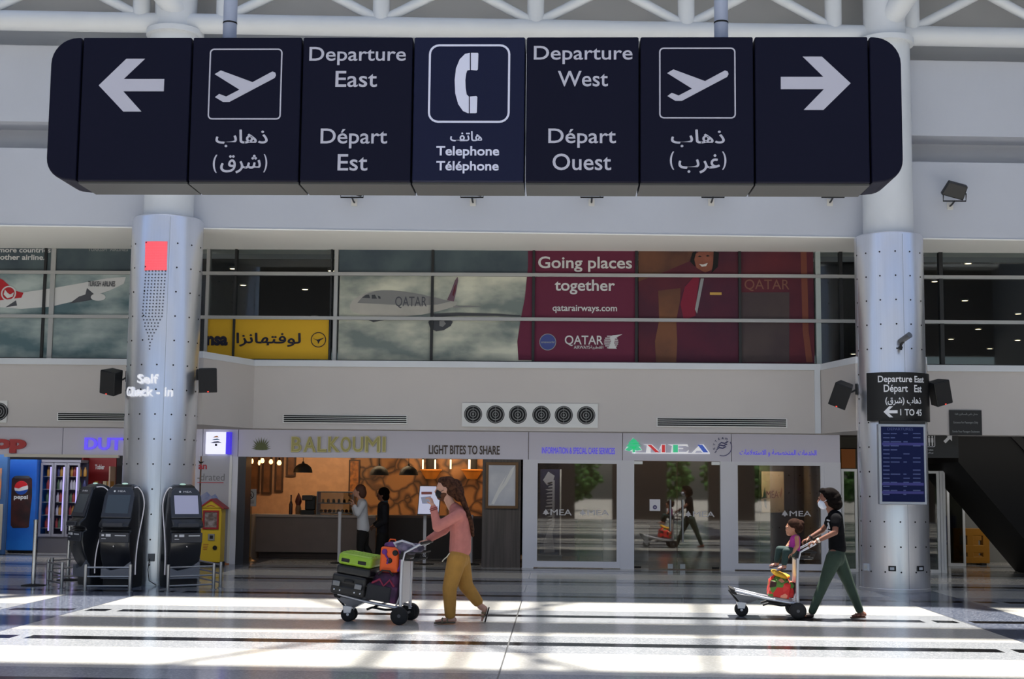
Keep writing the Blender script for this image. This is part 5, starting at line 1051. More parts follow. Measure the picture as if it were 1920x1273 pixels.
# escalator underside
m_esc = M('escalator_black', (7, 7, 8), .6, spec=.2)
t = thing('escalator', 'black underside of the escalator rising behind the right column', 'escalator', at(1860, 900, 27))
def PX(px, py, Y): p = at(px, py, Y); return (p.x, p.z)
ya, yb = 26.0, 28.4
q = [PX(1797, 822, ya), PX(1797, 866, ya), PX(1935, 1028, ya)]; sl = (q[2][1]-q[1][1])/(q[2][0]-q[1][0]); xe = q[1][0]+(.0-q[1][1])/sl
MB().prism([q[1], (xe, 0.0), (xe+1.6, 0.0), (q[0][0]+1.9, 2.72), (q[0][0], 2.72)], (0, ya, 0), d=yb-ya).build('truss_casing', m_esc, t)
MB().prism([(q[1][0]+1.1, q[1][1]+.35), (xe+1.5, .02), (xe+1.6, .9), (q[1][0]+1.4, 2.72), (q[1][0]+.9, 2.72)], (0, ya-.05, 0), d=.04).build('side_panel', M('escalator_side', (10, 10, 11), .5, spec=.2), t)
MB().tube([(q[1][0]+1.2, ya-.07, 2.66), (xe+1.4, ya-.07, .9)], .03, 10).build('handrail', m_black, t)
# glazed partition
m_pt = glassmat('partition_glass', (150, 152, 146), .05)
def partition(x0, x1, zt, Y, lab, nm='glass_partition'):
    t = thing(nm, lab, 'partition', ((x0+x1)/2, Y, 0)); mb = MB(); frame_ring(mb, [(x0, 0), (x1, 0), (x1, zt), (x0, zt)], [(x0+.05, .06), (x1-.05, .06), (x1-.05, zt-.05), (x0+.05, zt-.05)], (0, Y, 0), d=.06); mb.build('frame', m_white, t)
    MB().box(x0+.05, x1-.05, Y+.025, Y+.035, .06, zt-.05).build('glass_pane', m_pt, t); return t
Yg = 27.5
partition(at(1578, 950, Yg).x, at(1608, 950, Yg).x, at(1590, 879, Yg).z, Yg, 'smoked glass partition in a white frame between the office and the right column')
partition(at(1700, 950, Yg).x, at(1762, 950, Yg).x, at(1750, 883, Yg).z, Yg, 'white framed glass partition just right of the steel column')
partition(at(1763, 950, Yg).x, at(1773, 950, Yg).x, at(1768, 883, Yg).z, Yg, 'narrow white framed partition end panel beside the yellow barriers')
partition(at(1776, 950, 30).x, at(1809, 950, 30).x, at(1790, 891, 30).z, 30, 'thin framed glass panel behind the yellow barriers')
struct(MB().box(sx(1577), at(1610, 950, 29).x+.6, 29.6, 29.7, 0, 2.74).build('wall_passage', M('passage_wall', (92, 88, 78), .7)))
t = thing('lit_panel', 'orange lit panel seen over the smoked partition', 'panel', at(1592, 876, 29.55)); MB().boxpx(1578, 842, 1604, 878, 29.55, 29.605).build('panel_face', M('panel_orange', (150, 88, 38), .6, emit=.12), t)
MB().boxpx(1576, 840, 1606, 842, 29.54, 29.6).build('panel_rim', m_dark, t)
m_ybar = M('barrier_yellow', (160, 108, 18), .5)
def barrier(px0, px1, py0, py1, Y, lab):
    a = at(px0, py1, Y); b = at(px1, py0, Y); z0, z1 = 0.04, b.z; x0, x1 = a.x, b.x; t = thing('plastic_barrier', lab, 'barrier', ((x0+x1)/2, Y, 0), 'yellow plastic barriers'); h = (z1-z0)
    mb = MB(); mb.box(x0, x1, Y, Y+.12, z1-.16, z1); mb.box(x0, x1, Y, Y+.12, z0+.3*h, z0+.52*h); mb.box(x0, x1, Y, Y+.12, z0, z0+.14)
    for x in (x0, x1-.12, (x0+x1)/2-.08): mb.box(x, x+.14, Y+.001, Y+.119, z0, z1-.01)
    mb.build('barrier_body', m_ybar, t, bevel=.01)
    for x in (x0+.1, x1-.2): MB().box(x, x+.1, Y-.15, Y+.27, 0, .05).build('foot', m_dark, t)
barrier(1788, 1853, 991, 1058, 30.4, 'yellow plastic barrier in front, under the escalator'); barrier(1810, 1850, 1000, 1050, 31.0, 'second yellow plastic barrier standing behind the first')
t = thing('blue_chair', 'dark blue chair dimly seen beside the yellow barriers', 'chair', (at(1782, 1030, 30.9).x, 31, 0)); X = at(1782, 1030, 30.9).x; m_bc = M('chair_blue', (34, 42, 84), .6)
MB().box(X-.22, X+.22, 30.8, 31.2, .42, .47).build('seat', m_bc, t); MB().box(X-.22, X+.22, 31.18, 31.22, .5, 1.05).build('backrest', m_bc, t)
for a in (-.2, .2):
    for b in (30.82, 31.2): MB().cyl((X+a, b, 0), (X+a, b, .5 if b > 31 else .42), .014, n=8).build('leg', m_dark, t)
# ================================================================== PEOPLE
def blob(mb, name, mat, parent, vox=.008, it=4, fac=.5):
    off = Vector(WL[parent.name]); me = bpy.data.meshes.new('t'); me.from_pydata([v-off for v in mb.v], [], mb.f); o = bpy.data.objects.new('t', me); COL.objects.link(o)
    r = o.modifiers.new('r', 'REMESH'); r.mode = 'VOXEL'; r.voxel_size = vox
    s_ = o.modifiers.new('s', 'SMOOTH'); s_.factor = fac; s_.iterations = it
    dg = bpy.context.evaluated_depsgraph_get(); dg.update(); m2 = bpy.data.meshes.new_from_object(o.evaluated_get(dg), depsgraph=dg); m2.name = name
    bpy.data.objects.remove(o); bpy.data.meshes.remove(me)
    m2.materials.clear(); m2.materials.append(mat); m2.polygons.foreach_set('use_smooth', [True]*len(m2.polygons)); m2.polygons.foreach_set('material_index', [0]*len(m2.polygons))
    q = bpy.data.objects.new(name, m2); COL.objects.link(q); q.parent = parent; WL[q.name] = tuple(off); return q
def chain(mb, pts, rs, sc=(1, 1, 1), n=16):
    for i in range(len(pts)-1): mb.cap(pts[i], pts[i+1], rs[i], rs[i+1], sc, n)
def head(mb, c, k=1., tilt=0., jaw=True):
    """head facing -x: skull, brow, face, jaw, nose, lips, ears"""
    R = Matrix.Rotation(tilt, 3, 'Y'); V = lambda x, y, z: Vector(c)+R @ Vector((x*k, y*k, z*k))
    mb.ell(V(.012, 0, .03), (.1*k, .077*k, .095*k), R); mb.ell(V(-.02, 0, -.01), (.076*k, .066*k, .1*k), R); mb.ell(V(-.045, 0, -.075), (.05*k, .05*k, .04*k), R)
    mb.cap(V(-.09, 0, .015), V(-.112+(.015 if k < .9 else 0), 0, -.022), .01*k, (.016 if k > .9 else .011)*k, n=10); mb.ell(V(-.088, 0, -.055), (.014*k, .026*k, .012*k), R, 12, 8)
    mb.ell(V(-.082, 0, .032), (.02*k, .055*k, .012*k), R, 12, 8)
    for s in (-1, 1): mb.ell(V(.012, s*.078, -.008), (.022*k, .01*k, .034*k), R, 12, 8); 
    return V
def eyes(V, par, k=1.):
    for s in (-1, 1):
        e = MB().ell(V(-.083, s*.031, .008), (.007*k, .011*k, .0055*k), None, 12, 8).build('eye', M('eye_white', (186, 182, 178), .4), par, smooth=True); MB().ell(V(-.09, s*.031, .008), (.004*k, .006*k, .006*k), None, 10, 6).build('iris', m_dark, e, smooth=True)
        MB().cap(V(-.094, s*.018, .034), V(-.086, s*.046, .034), .005*k, .004*k, n=8).build('eyebrow', m_dark, par, smooth=True)
def hand(mb, w_, d, side, curl=.9, k=1., up=Vector((0, 0, 1))):
    """hand from wrist w_ along d; side = direction across the knuckles; palm faces up x.. ; five fingers curled by curl"""
    d = Vector(d).normalized(); s = Vector(side).normalized(); pn = d.cross(s).normalized()
    if pn.dot(up) > 0: pn = -pn
    w_ = Vector(w_)
    for q in (-.028, -.01, .01, .028): mb.cap(w_+s*q*.6*k, w_+d*.085*k+s*q*k, .014*k, .0125*k, n=10)
    for q, L in ((-.032, .062), (-.011, .074), (.011, .07), (.031, .055)):
        p = w_+d*.085*k+s*q*k; a = curl*.55; d1 = d*math.cos(a)+pn*math.sin(a); p1 = p+d1*L*.5*k; a2 = curl*1.5; d2 = d*math.cos(a2)+pn*math.sin(a2); p2 = p1+d2*L*.34*k; a3 = curl*2.3; d3 = d*math.cos(a3)+pn*math.sin(a3); p3 = p2+d3*L*.28*k
        mb.cap(p, p1, .0095*k, .009*k, n=8); mb.cap(p1, p2, .009*k, .0082*k, n=8); mb.cap(p2, p3, .0082*k, .0072*k, n=8)
    t0 = w_+d*.025*k-s*.026*k; t1 = t0+(d*.6-s*.7+pn*.35).normalized()*.036*k; t2 = t1+(d*.8+s*.05+pn*.6).normalized()*.03*k
    mb.cap(t0, t1, .0125*k, .0105*k, n=8); mb.cap(t1, t2, .0105*k, .0085*k, n=8)
def foot(mb, heel, toe, k=1.):
    heel = Vector(heel); toe = Vector(toe); d = (toe-heel).normalized(); up = Vector((0, 0, 1)); s = d.cross(up).normalized() if abs(d.z) < .95 else Vector((0, 1, 0))
    mb.cap(heel, heel+(toe-heel)*.62, .032*k, .026*k, (1, 1.15, 1)); L = (toe-heel).length
    for i, q in enumerate((-.03, -.013, .003, .018, .031)): b = heel+(toe-heel)*.6+s*q*k; mb.cap(b, heel+(toe-heel)*(1-.05*i)+s*q*1.1*k, .015*k if i else .018*k, .011*k if i else .014*k, n=8)
def sole(heel, toe, wd, th, ex=.03):
    heel = Vector(heel); toe = Vector(toe); d = (toe-heel).normalized(); s = Vector((0, 1, 0)); n = s.cross(d).normalized()
    if n.z < 0 or (abs(n.z) < .1 and n.x < 0): n = -n
    mb = MB(); poly = []; L = (toe-heel).length+2*ex; o = heel-d*ex
    for t_, w_ in ((0, .5), (.06, .75), (.3, .72), (.65, 1.0), (.88, .9), (.98, .55), (1., .3)): poly.append((t_*L, w_*wd))
    poly = poly+[(x, -y) for x, y in reversed(poly)]
    mb.prism(poly, o, d, s, th if d.cross(s).dot(n) > 0 else -th); return mb
def skinmat(nm, rgb): return M(nm, rgb, .5, noise=.04, nscale=14)
# ---- walking man with the loaded trolley
Y0 = 16.5
P = lambda px, py, dy=0.: at(px, py, Y0+dy)
g = atz(838, 1173)
man = thing('person', 'long-haired person in a pink shirt and mustard trousers pushing a loaded luggage trolley', 'person', (g.x, Y0, 0))
m_sk1 = skinmat('skin_light', (198, 150, 128)); mb = MB()
V = head(mb, P(834, 917), 1.02, math.radians(-6))
chain(mb, [P(838, 930), P(848, 950)], [.056, .06]); mb.cap(P(862, 970), P(863, 1030), .08, .08, (1, 1.4, 1))
nsh, nel, nwr = P(861, 964, -.17), P(820, 988, -.25), P(812, 948, -.2); fsh, fel, fwr = P(857, 964, .17), P(832, 994, .22), P(801, 1013, .17)
chain(mb, [nsh, nel, nwr], [.045, .04, .029]); chain(mb, [fsh, fel, fwr], [.045, .04, .029])
chain(mb, [P(856, 1045, -.09), P(841, 1103, -.1), P(844, 1160, -.1)], [.085, .058, .038]); chain(mb, [P(862, 1045, .09), P(872, 1096, .09), P(902, 1138, .09)], [.085, .058, .038])
hand(mb, nwr, (P(806, 930, -.15)-nwr), (.25, 1, .1), .75, 1.0, Vector((1, 0, 0)))
hand(mb, fwr, (P(789, 1016, .17)-fwr), (0, 1, 0), 1.05)
nh, nt_ = Vector((P(851, 1166, -.1).x, Y0-.1, .052)), Vector((P(817, 1166, -.12).x, Y0-.14, .042))
foot(mb, nh, nt_); chain(mb, [P(844, 1158, -.1), nh], [.036, .034]); fh, ft = P(909, 1141, .09), P(904, 1163, .1); foot(mb, fh, ft); chain(mb, [P(902, 1136, .09), fh], [.036, .034])
blob(mb, 'body', m_sk1, man, .0065, 3); eyes(V, man, 1.02)
m_pk = M('shirt_pink', (186, 116, 108), .85, noise=.05, nscale=18, bump=.15); mb = MB()
mb.cap(P(859, 964), P(862, 1000), .112, .118, (1, 1.5, 1)); mb.cap(P(862, 1000), P(861, 1033), .118, .122, (1, 1.38, 1)); mb.cap(P(852, 952), P(858, 966), .07, .1, (1, 1.3, 1))
mb.cap(P(868, 975), P(868, 1030), .1, .1, (1, 1.35, 1))
chain(mb, [P(862, 966, -.14), P(861, 965, -.18), nel, nwr+(nel-nwr)*.12], [.082, .07, .06, .043]); chain(mb, [P(857, 966, .14), P(856, 966, .18), fel, fwr+(fel-fwr)*.12], [.082, .07, .06, .043])
sh = blob(mb, 'shirt', m_pk, man, .009, 6)
for q in (.12, .2): MB().tube([nwr+(nel-nwr)*q+Vector((.045*math.cos(a), .045*math.sin(a), .015*math.cos(a))) for a in [i*PI/6 for i in range(12)]], .006, 6, True).build('bracelet', M('bracelet_red', (120, 36, 34), .5), man)
m_mu = M('trousers_mustard', (168, 124, 56), .85, noise=.07, nscale=9, bump=.2); mb = MB()
mb.cap(P(861, 1036), P(860, 1048), .116, .125, (1, 1.35, 1))
chain(mb, [P(857, 1048, -.085), P(843, 1103, -.1), P(844, 1152, -.1)], [.12, .088, .066]); chain(mb, [P(863, 1048, .085), P(873, 1097, .09), P(895, 1127, .09)], [.12, .09, .068])
tr = blob(mb, 'trousers', m_mu, man, .009, 5); MB().tube([P(843, 1037, -.14), P(838, 1044, -.15), P(832, 1049, -.15), P(829, 1053, -.16)], .007, 6).build('drawstring', M('cord_white', (206, 198, 180), .7), tr)
m_hr = M('hair_brown', (82, 54, 40), .9, noise=.3, nscale=30, bump=.5, rgb2=(46, 30, 24), spec=.1); mb = MB()
mb.ell(P(840, 908), (.108, .092, .1)); mb.ell(P(833, 901), (.078, .082, .05)); mb.ell(P(848, 916), (.095, .088, .11)); mb.ell(P(860, 924, 0), (.07, .085, .11)); mb.ell(P(853, 910), (.09, .086, .08))
random.seed(21)
for i in range(13):
    y = -.09+.18*i/12; e = random.uniform(-10, 22)
    chain(mb, [P(850, 908, y*.7), P(864+random.uniform(-2, 2), 928, y), P(875, 955, y), P(882+random.uniform(-1, 2), 978, y*.9), P(886+random.uniform(-1, 2), 996+e*.5, y*.8)], [.042, .034, .03, .026, .016], n=8)
blob(mb, 'hair', m_hr, man, .009, 2)
mb = MB(); mb.ell(V(-.045, 0, -.08), (.062, .06, .055)); mb.ell(V(-.02, 0, -.06), (.06, .071, .05)); blob(mb, 'beard', M('beard_brown', (96, 64, 48), .9, spec=.1), man, .008, 2)
mb = MB(); mb.ell(V(-.06, 0, -.044), (.06, .068, .058)); mb.ell(V(-.05, 0, -.085), (.055, .06, .04)); k_ = blob(mb, 'face_mask', M('mask_black', (18, 18, 20), .8), man, .007, 3)
for s in (-1, 1): MB().tube([V(-.06, s*.06, -.03), V(-.02, s*.078, -.015), V(.02, s*.085, .0)], .003, 6).build('ear_loop', M('mask_black'), k_)
m_sd = M('sandal_olive', (92, 82, 66), .7)
for nm_, h_, t_ in (('sandal', nh, nt_), ('sandal', fh, ft)):
    dz = Vector((0, 0, -.024)) if h_ is nh else Vector((.037, 0, .0))
    o = sole(h_+dz, t_+(Vector((0, 0, -.018)) if h_ is nh else Vector((.03, 0, 0))), .052, .018, .02).build(nm_, m_sd if h_ is nh else M('sandal_dark', (52, 42, 36), .7), man, bevel=.006)
    for q in (.35, .62):
        c_ = h_+(t_-h_)*q; up = Vector((0, 0, 1)) if h_ is nh else Vector((-1, 0, 0)); mb = MB(); A = [c_+Vector((0, 1, 0))*.052*math.cos(a)+up*(.045*math.sin(a)-.022) for a in [i*PI/8 for i in range(9)]]; mb.tube(A, .011, 6); mb.build('strap', M('sandal_strap', (120, 108, 84), .7), o)
# ---- walking woman with the child on the trolley
Y0 = 17.7; g = atz(1560, 1161)
wo = thing('person', 'curly-haired person in black t-shirt and white mask pushing a trolley with a child', 'person', (g.x, Y0, 0))
m_sk2 = skinmat('skin_brown', (122, 78, 60)); mb = MB(); V = head(mb, P(1550, 937), 1.0, math.radians(-4))
chain(mb, [P(1554, 948), P(1561, 963)], [.05, .054]); mb.cap(P(1567, 976), P(1570, 1022), .07, .072, (1, 1.4, 1))
nsh, nel, nwr = P(1567, 972, -.15), P(1566, 998, -.22), P(1531, 1015, -.19); fsh, fel, fwr = P(1562, 972, .15), P(1542, 994, .21), P(1517, 1009, .19)
chain(mb, [nsh, nel, nwr], [.042, .037, .026]); chain(mb, [fsh, fel, fwr], [.042, .037, .026])
hand(mb, nwr, P(1515, 1019, -.19)-nwr, (0, 1, 0), .9, .92); hand(mb, fwr, P(1506, 1014, .19)-fwr, (0, 1, 0), 1.0, .92)
fk, fa = P(1545, 1093, -.08), P(1522, 1148, -.08); bk, ba = P(1591, 1093, .08), P(1613, 1147, .08)
chain(mb, [P(1564, 1040, -.08), fk, fa], [.075, .05, .034]); chain(mb, [P(1570, 1040, .08), bk, ba], [.075, .05, .034])
h1, t1 = P(1521, 1156, -.08), P(1501, 1158, -.1); h1.z = max(h1.z, .05); t1.z = .038; h2, t2 = P(1620, 1152, .08), P(1597, 1160, .07); t2.z = .036
foot(mb, h1, t1, .95); foot(mb, h2, t2, .95); chain(mb, [fa, h1], [.033, .032]); chain(mb, [ba, h2], [.033, .032])
blob(mb, 'body', m_sk2, wo, .0065, 3); eyes(V, wo)
m_tee = M('tshirt_black', (17, 17, 20), .95, spec=.1, bump=.12, nscale=16); mb = MB()
mb.cap(P(1566, 970), P(1568, 996), .095, .1, (1, 1.5, 1)); mb.cap(P(1568, 996), P(1570, 1027), .1, .112, (1, 1.3, 1)); mb.cap(P(1561, 962), P(1566, 972), .06, .085, (1, 1.35, 1)); mb.cap(P(1557, 976), P(1560, 990), .07, .07, (1, 1.3, 1))
chain(mb, [P(1567, 972, -.11), nsh, nsh+(nel-nsh)*.42], [.075, .066, .06]); chain(mb, [P(1563, 972, .11), fsh, fsh+(fel-fsh)*.42], [.075, .066, .06]); sh = blob(mb, 'tshirt', m_tee, wo, .009, 6)
m_tp = M('tshirt_print', (206, 208, 214), .8)
for a, b, r in (((1549, 975), (1553, 976), .009), ((1551, 981), (1553, 990), .011), ((1547, 994), (1556, 996), .008), ((1550, 988), (1549, 992), .008)): MB().cap(P(a[0]+2, a[1], -.092), P(b[0]+2, b[1], -.1), r, r, n=8).build('shirt_print', m_tp, sh)
m_gr = M('trousers_green', (38, 56, 44), .85, noise=.12, nscale=8, bump=.15); mb = MB(); mb.cap(P(1569, 1033), P(1568, 1046), .104, .11, (1, 1.32, 1))
chain(mb, [P(1564, 1046, -.08), fk, fa+(fk-fa)*.05], [.106, .07, .05]); chain(mb, [P(1571, 1046, .08), bk, ba+(bk-ba)*.07], [.106, .072, .05]); blob(mb, 'trousers', m_gr, wo, .009, 4)
m_hb = M('hair_black', (20, 16, 15), .95, noise=.3, nscale=26, bump=.6, spec=.05); mb = MB()
mb.ell(P(1556, 928), (.115, .108, .098)); mb.ell(P(1562, 938), (.105, .12, .11)); mb.ell(P(1568, 945), (.08, .12, .08)); mb.ell(P(1543, 921), (.05, .07, .045))
random.seed(4)
for i in range(46): a = random.uniform(0, 2*PI); b = random.uniform(-.6, 1.2); q = P(1562+13*math.cos(a)*math.cos(b)*1.0, 936-14*math.sin(b), .1*math.sin(a)*math.cos(b)); mb.ell(q, random.uniform(.022, .036), None, 10, 7)
# keep the face free
mb2 = MB(); mb2.v = [v for v in mb.v]; mb2.f = mb.f
for i, v in enumerate(mb2.v):
    lim = P(1541, 937).x
    if v.x < lim and v.z < P(1541, 924).z: mb2.v[i] = Vector((lim+(v.x-lim)*.1, v.y, v.z))
blob(mb2, 'hair', m_hb, wo, .008, 2)
mb = MB(); mb.ell(V(-.062, 0, -.048), (.056, .066, .062)); mb.ell(V(-.05, 0, -.08), (.05, .06, .04)); k_ = blob(mb, 'face_mask', M('mask_white', (206, 212, 228), .8), wo, .007, 3)
for s in (-1, 1): MB().tube([V(-.05, s*.062, -.02), V(-.01, s*.08, .0), V(.02, s*.085, .01)], .003, 6).build('ear_loop', M('mask_white'), k_)
for w_, e, mt_ in ((nwr, nel, M('band_pale', (200, 190, 176), .6)), (fwr, fel, m_black)): MB().cyl(w_+(e-w_)*.05, w_+(e-w_)*.16, .031, .032, 16).build('wristwatch', mt_, wo)
o = sole(h1+Vector((0, 0, -.035)), t1+Vector((0, 0, -.025)), .048, .016, .02).build('shoe', M('shoe_dark', (44, 30, 26), .6), wo, bevel=.005)
mb = MB(); mb.cap(h1, t1, .036, .03, (1, 1.3, 1)); blob(mb, 'shoe_upper', M('shoe_dark'), o, .008, 3)
o = sole(h2+Vector((0, 0, -.03)), t2+Vector((0, 0, -.016)), .046, .014, .02).build('sandal', M('sandal_brown', (88, 52, 36), .6), wo, bevel=.004)
for q in (.3, .65): c_ = h2+(t2-h2)*q; MB().tube([c_+Vector((0, .045*math.cos(a), .04*math.sin(a)-.018)) for a in [i*PI/8 for i in range(9)]], .008, 6).build('strap', M('sandal_brown'), o)
# ---- child
Y0 = 17.7
ch = thing('child', 'small child in a magenta vest and dark green leggings sitting on the trolley basket', 'child', tuple(P(1487, 1040)))
m_sk3 = skinmat('skin_child', (168, 116, 90)); mb = MB(); V = head(mb, P(1485, 991), .8, math.radians(-3)); chain(mb, [P(1488, 998), P(1490, 1006)], [.034, .038])
mb.cap(P(1491, 1010), P(1489, 1032), .055, .062, (1, 1.3, 1)); s1, e1, w1 = P(1494, 1008, -.085), P(1495, 1023, -.105), P(1487, 1036, -.1); s2, e2, w2 = P(1488, 1009, .085), P(1480, 1020, .1), P(1473, 1029, .06)
chain(mb, [s1, e1, w1], [.03, .027, .021]); chain(mb, [s2, e2, w2], [.03, .027, .021]); hand(mb, w1, P(1481, 1040, -.1)-w1, (0, 1, 0), .6, .62); hand(mb, w2, P(1468, 1031, .05)-w2, (0, 1, 0), .6, .62)
lk1, la1 = P(1475, 1034, -.07), P(1470, 1058, -.07); lk2, la2 = P(1462, 1031, .06), P(1456, 1053, .06)
chain(mb, [P(1488, 1036, -.05), lk1, la1], [.052, .042, .027]); chain(mb, [P(1487, 1035, .05), lk2, la2], [.052, .042, .027])
c1, d1 = la1+Vector((.01, 0, -.03)), la1+Vector((-.085, -.01, -.05)); c2, d2 = la2+Vector((.01, 0, -.03)), la2+Vector((-.085, .01, -.05)); foot(mb, c1, d1, .7); foot(mb, c2, d2, .7); chain(mb, [la1, c1], [.026, .024]); chain(mb, [la2, c2], [.026, .024])
blob(mb, 'body', m_sk3, ch, .0055, 2); eyes(V, ch, .8)
mb = MB(); mb.cap(P(1491, 1011), P(1489, 1031), .066, .074, (1, 1.3, 1)); mb.cap(P(1492, 1006, -.05), P(1491, 1012, -.05), .028, .04); mb.cap(P(1491, 1006, .05), P(1490, 1012, .05), .028, .04); blob(mb, 'vest', M('vest_magenta', (168, 46, 140), .8), ch, .007, 4)
mb = MB(); m_lg_ = M('leggings_green', (24, 50, 48), .8); mb.cap(P(1489, 1034), P(1487, 1036), .075, .07, (1, 1.25, .9)); chain(mb, [P(1487, 1035, -.05), lk1, la1+(lk1-la1)*.08], [.066, .054, .037]); chain(mb, [P(1486, 1034, .05), lk2, la2+(lk2-la2)*.08], [.066, .054, .037]); blob(mb, 'leggings', m_lg_, ch, .007, 4)
mb = MB(); mb.ell(P(1490, 983), (.095, .088, .078)); mb.ell(P(1496, 988), (.076, .088, .082)); mb.ell(P(1501, 982), (.05, .06, .05)); random.seed(8)
for i in range(26): a = random.uniform(0, 2*PI); b = random.uniform(-.3, 1.3); mb.ell(P(1493+10*math.cos(a)*math.cos(b), 986-10*math.sin(b), .075*math.sin(a)*math.cos(b)), random.uniform(.018, .028), None, 8, 6)
lim = P(1479, 985).x; zl = P(1479, 983).z
for i, v in enumerate(mb.v):
    if v.x < lim and v.z < zl: mb.v[i] = Vector((lim+(v.x-lim)*.1, v.y, v.z))
blob(mb, 'hair', M('hair_child', (50, 34, 28), .95, noise=.3, nscale=30, bump=.5, spec=.05), ch, .007, 2)
for c_, d_ in ((c1, d1), (c2, d2)):
    o = sole(c_+Vector((0, 0, -.022)), d_+Vector((0, 0, -.022)), .034, .012, .012).build('sandal', M('sandal_child', (66, 52, 58), .6), ch, bevel=.003)
    for q in (.3, .7): e = c_+(d_-c_)*q; MB().tube([e+Vector((0, .033*math.cos(a), .03*math.sin(a)-.014)) for a in [i*PI/8 for i in range(9)]], .006, 6).build('strap', M('strap_pink', (190, 140, 150), .6), o)
# ---- two customers at the counter
Y0 = 28.7; g = atz(676, 1052)
bw = thing('person', 'person in a white top and black trousers standing at the food counter', 'person', (P(680, 1000).x, Y0, 0)); mb = MB(); V = head(mb, P(672, 922), 1.0)
chain(mb, [P(674, 931), P(677, 939)], [.05, .055]); mb.cap(P(679, 945), P(680, 990), .09, .095, (1, 1.4, 1)); nsh, nel, nwr = P(681, 944, -.18), P(671, 963, -.22), P(664, 947, -.18); fsh, fel, fwr = P(678, 944, .18), P(668, 962, .22), P(662, 950, .16)
chain(mb, [nsh, nel, nwr], [.045, .04, .03]); chain(mb, [fsh, fel, fwr], [.045, .04, .03]); hand(mb, nwr, P(662, 938, -.15)-nwr, (0, 1, 0), .7); hand(mb, fwr, P(659, 942, .13)-fwr, (0, 1, 0), .7)
k1, a1 = P(675, 1025, -.1), Vector((P(676, 1046, -.1).x, Y0-.1, .1)); k2, a2 = P(684, 1024, .1), Vector((P(696, 1046, .1).x, Y0+.1, .12)); chain(mb, [P(680, 1000, -.09), k1, a1], [.09, .06, .04]); chain(mb, [P(681, 1000, .09), k2, a2], [.09, .06, .04])
H1, T1 = Vector((a1.x+.03, Y0-.1, .05)), Vector((a1.x-.18, Y0-.12, .04)); H2, T2 = Vector((a2.x+.03, Y0+.1, .05)), Vector((a2.x-.18, Y0+.1, .04)); foot(mb, H1, T1); foot(mb, H2, T2); chain(mb, [a1, H1], [.038, .035]); chain(mb, [a2, H2], [.038, .035])
blob(mb, 'body', m_sk1, bw, .009, 3); eyes(V, bw)
mb = MB(); mb.cap(P(679, 944), P(680, 968), .11, .115, (1, 1.45, 1)); mb.cap(P(680, 968), P(681, 990), .115, .135, (1, 1.3, 1)); chain(mb, [P(681, 944, -.14), nsh, nel, nwr+(nel-nwr)*.15], [.08, .072, .062, .045]); chain(mb, [P(679, 944, .14), fsh, fel, fwr+(fel-fwr)*.15], [.08, .072, .062, .045]); blob(mb, 'top', M('top_white', (206, 210, 220), .85), bw, .011, 5)
mb = MB(); m_tb = M('trousers_black', (16, 16, 18), .85); mb.cap(P(680, 993), P(680, 1000), .12, .12, (1, 1.3, 1)); chain(mb, [P(679, 1002, -.09), k1, a1+(k1-a1)*.1], [.115, .08, .06]); chain(mb, [P(682, 1002, .09), k2, a2+(k2-a2)*.1], [.115, .08, .06]); blob(mb, 'trousers', m_tb, bw, .011, 4)
mb = MB(); mb.ell(P(676, 917), (.115, .1, .105)); mb.ell(P(680, 924), (.085, .1, .12)); blob(mb, 'hair', M('hair_auburn', (84, 52, 40), .7), bw, .01, 2)
for H_, T_ in ((H1, T1), (H2, T2)): mb = MB(); mb.cap(H_, T_, .046, .036, (1, 1.15, 1)); blob(mb, 'shoe', m_tb, bw, .01, 3)
Y0 = 29.25
bm = thing('person', 'person dressed all in black standing behind the person in the white top', 'person', (P(715, 1000).x, Y0, 0)); mb = MB(); V = head(mb, P(717, 928), 1.05)
chain(mb, [P(718, 936), P(719, 944)], [.055, .06]); mb.cap(P(719, 952), P(717, 995), .105, .105, (1, 1.4, 1)); nsh, nel, nwr = P(721, 950, -.2), P(722, 976, -.25), P(705, 987, -.2); fsh, fel, fwr = P(717, 950, .2), P(716, 975, .24), P(701, 984, .2)
chain(mb, [nsh, nel, nwr], [.05, .044, .032]); chain(mb, [fsh, fel, fwr], [.05, .044, .032]); hand(mb, nwr, P(699, 989, -.16)-nwr, (0, 1, 0), .7, 1.05); hand(mb, fwr, P(696, 987, .16)-fwr, (0, 1, 0), .7, 1.05)
k1, a1 = P(712, 1026, -.11), Vector((P(708, 1048, -.11).x, Y0-.11, .1)); k2, a2 = P(720, 1026, .11), Vector((P(722, 1048, .11).x, Y0+.11, .1)); chain(mb, [P(716, 1004, -.1), k1, a1], [.1, .065, .042]); chain(mb, [P(717, 1004, .1), k2, a2], [.1, .065, .042])
H1, T1 = Vector((a1.x+.03, a1.y, .05)), Vector((a1.x-.2, a1.y, .04)); H2, T2 = Vector((a2.x+.03, a2.y, .05)), Vector((a2.x-.2, a2.y, .04)); foot(mb, H1, T1); foot(mb, H2, T2); chain(mb, [a1, H1], [.04, .036]); chain(mb, [a2, H2], [.04, .036])
blob(mb, 'body', m_sk2, bm, .009, 3); eyes(V, bm, 1.05)
mb = MB(); mb.cap(P(719, 950), P(717, 998), .13, .13, (1, 1.45, 1)); chain(mb, [P(720, 950, -.15), nsh, nel, nwr+(nel-nwr)*.12], [.09, .08, .068, .05]); chain(mb, [P(718, 950, .15), fsh, fel, fwr+(fel-fwr)*.12], [.09, .08, .068, .05]); blob(mb, 'jacket', M('jacket_navy', (20, 22, 32), .85), bm, .011, 5)
